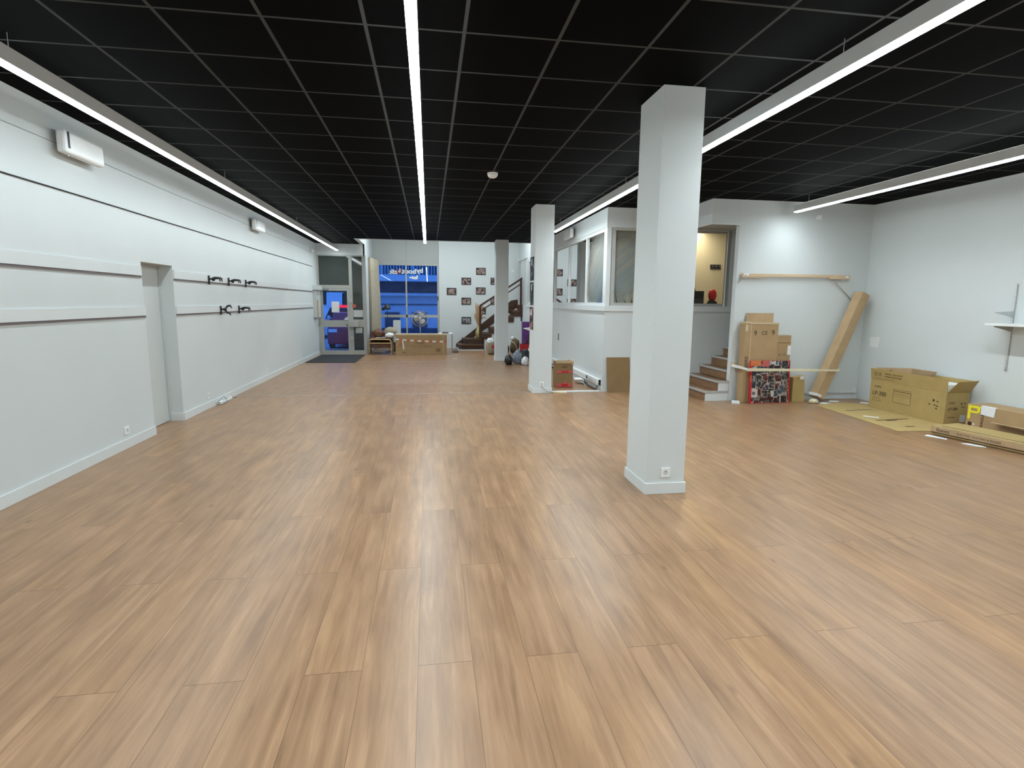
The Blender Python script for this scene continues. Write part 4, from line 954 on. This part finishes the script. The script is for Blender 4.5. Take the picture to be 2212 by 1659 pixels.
# leaning tube
o = (6.38, 8.2, 0)
t = thing('cardboard_tube', o, 'long square brown cardboard tube leaning diagonally into the right corner', 'carton')
pb = Vector((6.40, 8.26, .0)); pt = Vector((7.16, 8.36, 1.80)); d = (pt-pb).normalized()
xa = Vector((1, 0, 0)); xa = (xa-d*xa.dot(d)).normalized(); ya = d.cross(xa).normalized()
q = Matrix.Rotation(R(9), 3, d); xa = q @ xa; ya = q @ ya; hw = .082
def sq(c): return [c+xa*a*hw+ya*b_*hw for a, b_ in ((-1, -1), (1, -1), (1, 1), (-1, 1))]
lift = Vector((0, 0, .075))
MB(o).hexa(sq(pb+lift)+sq(pt)).build('tube_body', MCARDP, t, bevel=.003)
MB(o).hexa([p_*1 for p_ in sq(pb+lift+d*.02)] + sq(pb+lift+d*.07)).build('foot_tape', MPAPERG, t) if False else None
c0 = pb+lift
MB(o).hexa([c0+xa*a*hw*1.04+ya*b_*hw*1.04+d*h_ for h_ in (.01, .055) for a, b_ in ((-1, -1), (.1, -1), (.1, 1), (-1, 1))]).build('white_tape', MPAPER, t)
MB(o).hexa([pt+xa*a*hw*.8+ya*b_*hw*.8+d*h_ for h_ in (.001, .004) for a, b_ in ((-1, -1), (1, -1), (1, 1), (-1, 1))]).build('end_cap', MCARDI, t)
# bits on the floor
tag(MB((4.95, 8.25, 0)).prism([(4.85, 8.20), (4.97, 8.16), (5.03, 8.30), (4.93, 8.34)], 'z', 0, .035).build('white_adapter', MPLASTIC, None, bevel=.005), 'white plastic brick on the floor at the foot of the tall carton', 'adapter')
def paper(pts, label, z=.004, th=.002, m=MPAPER):
    c = (sum(p[0] for p in pts)/len(pts), sum(p[1] for p in pts)/len(pts), 0)
    return tag(MB(c).prism(pts, 'z', z, z+th).build('paper_sheet', m, None), label, 'paper', 'loose papers on the floor')
blobthing('crumpled_paper', (6.26, 8.13, .03), (.07, .05, .035), MPINEP, 'pale yellow crumpled paper at the foot of the leaning tube', 'paper', 41, .5)
paper([(6.33, 8.10), (6.40, 7.98), (6.56, 8.08), (6.47, 8.18)], 'white paper sheet on the floor right of the crumpled yellow paper', .001)
paper([(6.60, 8.22), (6.72, 8.15), (6.85, 8.27), (6.74, 8.34)], 'white paper sheet on the floor farthest into the right corner', .001)
paper([(6.20, 7.93), (6.26, 7.90), (6.28, 7.94), (6.22, 7.97)], 'tiny white scrap in front of the leaning tube', .001)
paper([(7.05, 8.05), (7.22, 7.86), (7.30, 8.0), (7.16, 8.16)], 'white paper sheet on the floor behind the large open carton', .001)
paper([(6.10, 5.88), (6.18, 5.66), (6.235, 5.70), (6.185, 5.92)], 'long white paper slip in front of the left end of the flat carton', .001, .004)
paper([(6.19, 5.48), (6.24, 5.34), (6.31, 5.28), (6.33, 5.34), (6.275, 5.47)], 'white paper slip in front of the flat carton, nearer the right edge', .001, .004)
tag(MB((XR, 8.2, 1.0)).hexa([(XR-.004, 8.305, .925), (XR-.004, 8.12, .905), (XR-.0008, 8.12, .905), (XR-.0008, 8.305, .925), (XR-.004, 8.31, 1.08), (XR-.015, 8.085, 1.09), (XR-.012, 8.085, 1.09), (XR-.0008, 8.31, 1.08)]).build('wall_notice', MPAPER, None), 'white paper notice stuck on the right wall above the large open carton', 'notice')
tag(MB((6.33, YB, 3.02)).box(6.29, 6.37, YB-.04, YB-.0008, 2.985, 3.055).build('wall_sensor', MPLASTIC, None, bevel=.005), 'small white box high on the right end wall below the lamp end', 'sensor')
# flattened carton sheet
o = (6.5, 7.1, 0)
t = thing('flattened_carton', o, 'flattened carton sheet lying on the floor under the large open carton', 'cardboard')
MB(o).prism([(6.15, 7.93), (5.955, 6.12), (6.50, 6.08), (7.0, 6.5), (7.2, 7.9), (6.72, 8.12)], 'z', .001, .007).build('sheet', MCARDY, t)
for (a, b_) in (((6.30, 7.45), (6.80, 7.50)), ((6.20, 6.75), (6.75, 6.80)), ((6.33, 6.72), (6.52, 6.74))):
    v = Vector((b_[0]-a[0], b_[1]-a[1])).normalized(); n_ = Vector((-v.y, v.x))*.018
    MB(o).prism([(a[0]-n_.x, a[1]-n_.y), (b_[0]-n_.x, b_[1]-n_.y), (b_[0]+n_.x, b_[1]+n_.y), (a[0]+n_.x, a[1]+n_.y)], 'z', .0072, .008).build('print', MWOODD, t)
MB(o).prism([(6.28, 6.33), (6.40, 6.32), (6.41, 6.36), (6.29, 6.37)], 'z', .0072, .008).build('print', MWOODD, t)
paper([(6.22, 7.02), (6.36, 6.88), (6.40, 6.93), (6.27, 7.07)], 'white paper slip lying on the flattened carton sheet', .0085)
# large open carton
o = (7.12, 7.07, .008)
t = thing('large_open_carton', o, 'large open ochre carton printed with a piano drawing, against the right wall', 'carton')
x0, x1, y0, y1, zb, zc = 6.94, 7.30, 6.43, 7.74, .009, .435
MB(o).box(x0, x0+.008, y0, y1, zb, zc).box(x1-.008, x1, y0, y1, zb, zc).box(x0+.008, x1-.008, y0, y0+.008, zb, zc).box(x0+.008, x1-.008, y1-.008, y1, zb, zc).box(x0+.008, x1-.008, y0+.008, y1-.008, zb, zb+.008).build('body', MCARDY, t)
MB(o).hexa([(x0, y0, zc+.001), (x0+.007, y0, zc+.001), (x0+.007, y1, zc+.001), (x0, y1, zc+.001), (x0-.02, y0-.01, .625), (x0-.013, y0-.01, .625), (x0-.013, y1+.01, .625), (x0-.02, y1+.01, .625)]).build('front_flap', MCARDY, t)
MB(o).hexa([(x0+.01, y0, zc+.001), (x1, y0, zc+.001), (x1, y0+.007, zc+.001), (x0+.01, y0+.007, zc+.001), (x0+.06, y0-.10, .60), (x1, y0-.11, .615), (x1, y0-.103, .615), (x0+.06, y0-.093, .60)]).build('end_flap', MCARDY, t)
MB(o).hexa([(x1-.007, y0, zc), (x1, y0, zc), (x1, y1, zc), (x1-.007, y1, zc), (x1+.02, y0, .60), (x1+.027, y0, .60), (x1+.027, y1, .60), (x1+.02, y1, .60)]).build('back_flap', MCARDY, t)
fx = x0-.0008; P0 = Vector(o)
def ltx(s, size, y, z, m_, dx=0): return text('print', s, size, (fx-P0.x-dx, y-P0.y, z-P0.z), (0, -1, 0), (0, 0, 1), m_, t)
ltx('KORG', .048, 7.66, .335, MINK); ltx('LP-380', .095, 7.69, .215, MINK)
ltx('Digital Piano', .03, 7.68, .165, MINKG); ltx('Piano numerique', .026, 7.68, .125, MINKG)
ltx('HANDLE WITH CARE', .032, 7.47, .515, MINKB, .012); ltx('FRAGILE  THIS SIDE UP', .032, 7.47, .555, MINKB, .015)
pr = MB(o)
for (ya_, yb_, za, zb_) in ((7.30, 6.98, .325, .335), (7.30, 6.98, .355, .36), (7.30, 7.294, .15, .36), (6.986, 6.98, .15, .33), (7.28, 7.0, .155, .16), (7.29, 6.99, .29, .294), (7.29, 6.99, .255, .258)):
    pr.box(fx-.0008, fx, yb_, ya_, za, zb_)
pr.build('printed_piano_drawing', MINKB, t)
pr = MB(o)
for k, (yy, zz) in enumerate(((6.60, .29), (6.54, .29), (6.66, .235), (6.58, .235), (6.54, .225), (6.55, .19))): pr.box(fx-.0008, fx, yy, yy+.028, zz, zz+.014 if k else zz+.03)
pr.build('handling_marks', MINK, t)
pr = MB(o)
for zz, yy in ((.52, 7.62), (.52, 7.54)): pr.box(fx-.014, fx-.012, yy, yy+.05, zz, zz+.065)
pr.box(fx-.009, fx-.007, 7.3, 7.68, .478, .484).build('handling_marks', MINKG, t)
def rtx(s, size, x, z, m_): return text('print', s, size, (x-P0.x, y0-.0008-P0.y, z-P0.z), (1, 0, 0), (0, 0, 1), m_, t)
rtx('KORG', .036, x0+.05, .285, MINK); rtx('LP-380', .055, x0+.04, .195, MINK); rtx('Digital Piano', .022, x0+.05, .09, MINKB)
MB(o).box(x0+.24, x0+.26, y0-.0015, y0, .27, .30).box(x0+.29, x0+.32, y0-.0015, y0, .28, .295).box(x0+.25, x0+.31, y0-.0015, y0, .235, .245).build('handling_marks', MINKB, t)
MB(o).box(x0+.245, x0+.33, y0-.002, y0-.0002, .03, .125).build('barcode_label', MPAPERG, t)
tag(MB((7.12, 6.8, .3)).box(x0+.02, x1-.02, y0+.03, y0+.44, .40, .545).build('foam_block', MFOAM, None, bevel=.01), 'white foam block lying in the large open carton', 'foam')
o = (7.1, 7.3, .45)
t = thing('inner_carton', o, 'flat brown carton tipped inside the large open carton, under the wall notice', 'carton')
MB(o).hexa([(6.975, 7.10, .47), (7.26, 6.98, .52), (7.27, 7.68, .47), (6.975, 7.70, .44), (6.975, 7.05, .70), (7.26, 6.92, .66), (7.27, 7.68, .60), (6.975, 7.70, .64)]).build('body', MCARDP, t, bevel=.004)
MB(o).lathe([(.035, 0), (.035, .0015)], (6.973, 7.42, .60), 14, 'x').build('print', MINKG, t)
# long flat guitar carton
o = (6.6, 5.4, 0); 
t = thing('long_flat_carton', o, 'long flat ochre guitar carton lying on the floor at the right edge', 'carton')
A, B_ = Vector((6.23, 5.92, 0)), Vector((6.49, 4.4, 0)); dv = (B_-A).normalized(); nv = Vector((-dv.y, dv.x, 0)); wd = .46
def pr4(s0, s1, w0, w1, z0, z1): 
    c = [A+dv*s0+nv*w0, A+dv*s1+nv*w0, A+dv*s1+nv*w1, A+dv*s0+nv*w1]
    return [(p.x, p.y, z0) for p in c] + [(p.x, p.y, z1) for p in c]
MB(o).hexa(pr4(0, 1.55, 0, wd, .02, .125)).build('body', MCARDY, t, bevel=.005)
MB(o).hexa(pr4(-.004, 1.55, -.006, -.001, .05, .12)).build('side_panel', MCARDP, t)
MB(o).hexa(pr4(.0, 1.55, .03, wd-.01, .0, .019)).build('under_flap', MCARD, t)
MB(o).hexa(pr4(.08, 1.0, .06, .075, .1255, .1275)).build('slot', MWOODD, t)
MB(o).hexa(pr4(.0, 1.5, -.003, -.0012, .036, .046)).build('dark_side_line', MWOODD, t)  # thin dark line along the carton side below the panel
pz = A+dv*.06-nv*.0068
text('print', 'Ibanez', .062, (pz.x-o[0], pz.y-o[1], .062), dv, (0, 0, 1), MWOODD, t)
pz = A+dv*.30-nv*.0068
text('print', 'ELECTRIC GUITARS & BASSES', .036, (pz.x-o[0], pz.y-o[1], .068), dv, (0, 0, 1), MINKB, t)
# brown carton behind it
o = (7.15, 5.6, 0)
t = thing('brown_carton', o, 'brown carton with a yellow tape letter and white label behind the flat carton', 'carton')
MB(o).box(6.98, 7.33, 4.6, 6.16, .0, .345).build('body', MCARD, t, bevel=.006)
MB(o).hexa([(6.95, 4.6, .17), (6.97, 4.6, .17), (6.97, 5.75, .17), (6.95, 5.75, .17), (6.80, 4.6, .22), (6.82, 4.6, .225), (6.86, 5.72, .19), (6.84, 5.72, .185)]).build('open_flap', MCARDP, t)
yl = MB(o); fx = 6.979
yl.box(fx-.002, fx, 6.105, 6.14, .15, .33).box(fx-.002, fx, 5.98, 6.105, .30, .33).box(fx-.002, fx, 5.985, 6.02, .245, .30).box(fx-.002, fx, 6.02, 6.105, .235, .262)
yl.build('yellow_letter', MYEL, t)
MB(o).hexa([(fx-.004, 5.80, .225), (fx, 5.80, .225), (fx, 5.97, .235), (fx-.004, 5.97, .235), (fx-.004, 5.79, .347), (fx+.03, 5.79, .349), (fx+.03, 5.975, .349), (fx-.004, 5.975, .347)]).build('white_label', MPAPER, t)
text('print', 'FRAGILE', .05, (fx-.001-o[0], 5.93-o[1], .05), (0, 0, 1), (0, 1, 0), MWOODD, t)
MB(o).lathe([(.028, 0), (.028, .001)], (fx-.001, 6.10, .09), 12, 'x').build('print', MWOODD, t)
MB(o).lathe([(.014, 0), (.014, .001)], (fx-.001, 6.05, .09), 12, 'x').build('white_dot', MPAPER, t)
# wall shelf with slotted rail
o = (XR, 6.04, 1.35)
t = thing('wall_shelf', o, 'white wall shelf on a slotted metal rail at the right edge', 'shelf')
MB(o).box(XR-.018, XR-.001, 6.03, 6.055, .79, 1.89).build('slotted_rail', MALU, t)
sl = MB(o)
for k in range(36):
    z = .81+k*.03
    if abs(z-1.375) > .03: sl.box(XR-.021, XR-.0185, 6.034, 6.051, z, z+.012)
sl.build('rail_slots', MPLASTIC, t)
MB(o).box(7.05, XR-.002, 4.4, 6.14, 1.362, 1.392).build('shelf_board', MPLASTIC, t, bevel=.003)
MB(o).prism([(XR-.02, 1.47), (XR-.02, 1.545), (7.07, 1.535), (7.07, 1.525)], 'y', 6.036, 6.049).build('upper_bracket', MALU, t)
MB(o).prism([(XR-.02, 1.29), (XR-.02, 1.36), (7.08, 1.36), (7.08, 1.348)], 'y', 6.036, 6.049).build('lower_bracket', MALU, t)

# ------------------------------------------------------------------ the street outside
tag(MB((0, 30, -.15)).box(-40, 40, 19.45, 90, -.3, -.15).build('street', MASPH, None), 'bluish asphalt street outside the glass', 'street', kind='structure')
o = (0, 31, -.15)
t = thing('opposite_building', o, 'pale building with a railed balcony across the street, seen through the shop window', 'building')
MB(o).box(-4.2, 8, 31.5, 36, -.15, 9).build('wall', MCONC, t)
MB(o).box(-4.2, 8, 30, 31.5, 2.66, 2.98).build('balcony_slab', MCONC, t)
MB(o).box(-4.2, 8, 31.35, 31.499, 2.0, 2.66).build('dark_band', MCONCD, t)
MB(o).box(-4.2, -3.4, 31.33, 31.349, 2.0, 2.66).build('dark_doorway', MBLACKM, t)
MB(o).box(-4.2, 8, 30.9, 31.34, 1.9, 2.05).build('ledge', MCONC, t)
MB(o).box(-4.2, 8, 31.40, 31.499, 1.40, 1.46).build('dark_line', MCONCD, t)
rl = MB(o); rl.box(-4.2, 8, 30.05, 30.1, 3.78, 3.84)
for k in range(80): rl.box(-4.2+k*.15, -4.2+k*.15+.035, 30.06, 30.09, 2.98, 3.78)
rl.build('balcony_railing', MCONC, t)
for k in range(7): MB(o).box(-4.15+k*1.7, -2.6+k*1.7, 31.44, 31.499, 3.0, 5.6).build('window', MCONCD, t)
for k in range(6): MB(o).box(-3.9+k*1.5, -3.1+k*1.5, 31.42, 31.499, .15, 1.0).build('low_window', MCONCD, t)
MB(o).box(-4.2, 8, 31.38, 31.4985, -.14, .12).build('plinth', MCONCD, t)
def car(o, L, m, label, h=1.45, rot=0):
    t = thing('car', o, label, 'car', rot=(0, 0, rot))
    prof = [(-L/2, .18), (-L/2, .75), (-L/2+.15, .85), (-L*.22, .92), (-L*.10, h), (L*.28, h), (L*.42, .95), (L/2, .9), (L/2, .18)]
    MB().prism(prof, 'y', -.8, .8).build('body', m, t, bevel=.06)
    gl = [(-L*.195, .96), (-L*.095, h-.07), (L*.265, h-.07), (L*.37, .98)]
    MB().prism(gl, 'y', -.812, .812).build('side_windows', MCARG, t)
    for x in (-L*.31, L*.31):
        for y in (-.82, .66): MB().lathe([(.3, 0), (.32, .03), (.32, .14), (.3, .16)], (x, y, .3), 20, 'y').build('wheel', MTYRE, t)
    for y in (-.9, .85): MB().blob((-L*.17, y, 1.0), (.09, .07, .08), 1, .1).build('mirror', m, t, smooth=True)
    for y in (-.6, .6): MB().box(-L/2-.03, -L/2+.02, y-.15, y+.15, .62, .74).build('headlamp', MPLASTIC, t)
    return t
car((-2.87, 22.7, -.15), 3.9, MCARR, 'dark red car parked outside, seen through the lower door pane', 1.3, R(91))
car((-5.15, 27.5, -.15), 4.2, MCARW, 'pale car parked across the street, seen at left through the upper door pane', 1.5, R(70))
o = (-4.1, 25.1, -.15)
t = thing('street_barrier', o, 'thin street rail, white at left and glowing red at right, behind the upper door pane', 'rail')
MB(o).box(-5.2, -3.982, 25.1, 25.16, 1.30, 1.42).build('white_length', MPLASTIC, t)
MB(o).box(-3.98, -3.1, 25.1, 25.16, 1.30, 1.42).build('red_light_strip', MREDR, t)
for x in (-5.1, -3.2): MB(o).box(x, x+.06, 25.162, 25.2, -.149, 1.42).build('post', MGREYP, t)
car((-9.6, 60.0, -.15), 2.6, MCARW, 'pale van farther off, high in the upper door pane', 2.6, R(88))
tag(MB((-12, 72, -.15)).blob((-12.0, 72, 2.5), (14, 3, 9), 3, .25, floor=-.14).build('hedge', MTREE, None, smooth=True), 'dark leafy hedge beyond the street behind the door glass', 'hedge')

# prints, labels and small fittings belong to the panel that carries them
SMALL = {'print', 'handling_marks', 'white_label', 'barcode_label', 'printed_piano_drawing', 'slot', 'stud', 'recess', 'pin', 'corner_crease', 'red_tape', 'crease', 'white_tape', 'pale_patch', 'yellow_letter', 'white_dot', 'outlet', 'white_sticker', 'seam'}
for t in [q for q in bpy.data.objects if q.type == 'EMPTY']:
    base = [c for c in t.children if c.name.split('.')[0] in ('body', 'casing', 'plate', 'box', 'rail')]
    if len(base) == 1:
        for c in list(t.children):
            if c.name.split('.')[0] in SMALL: c.parent = base[0]
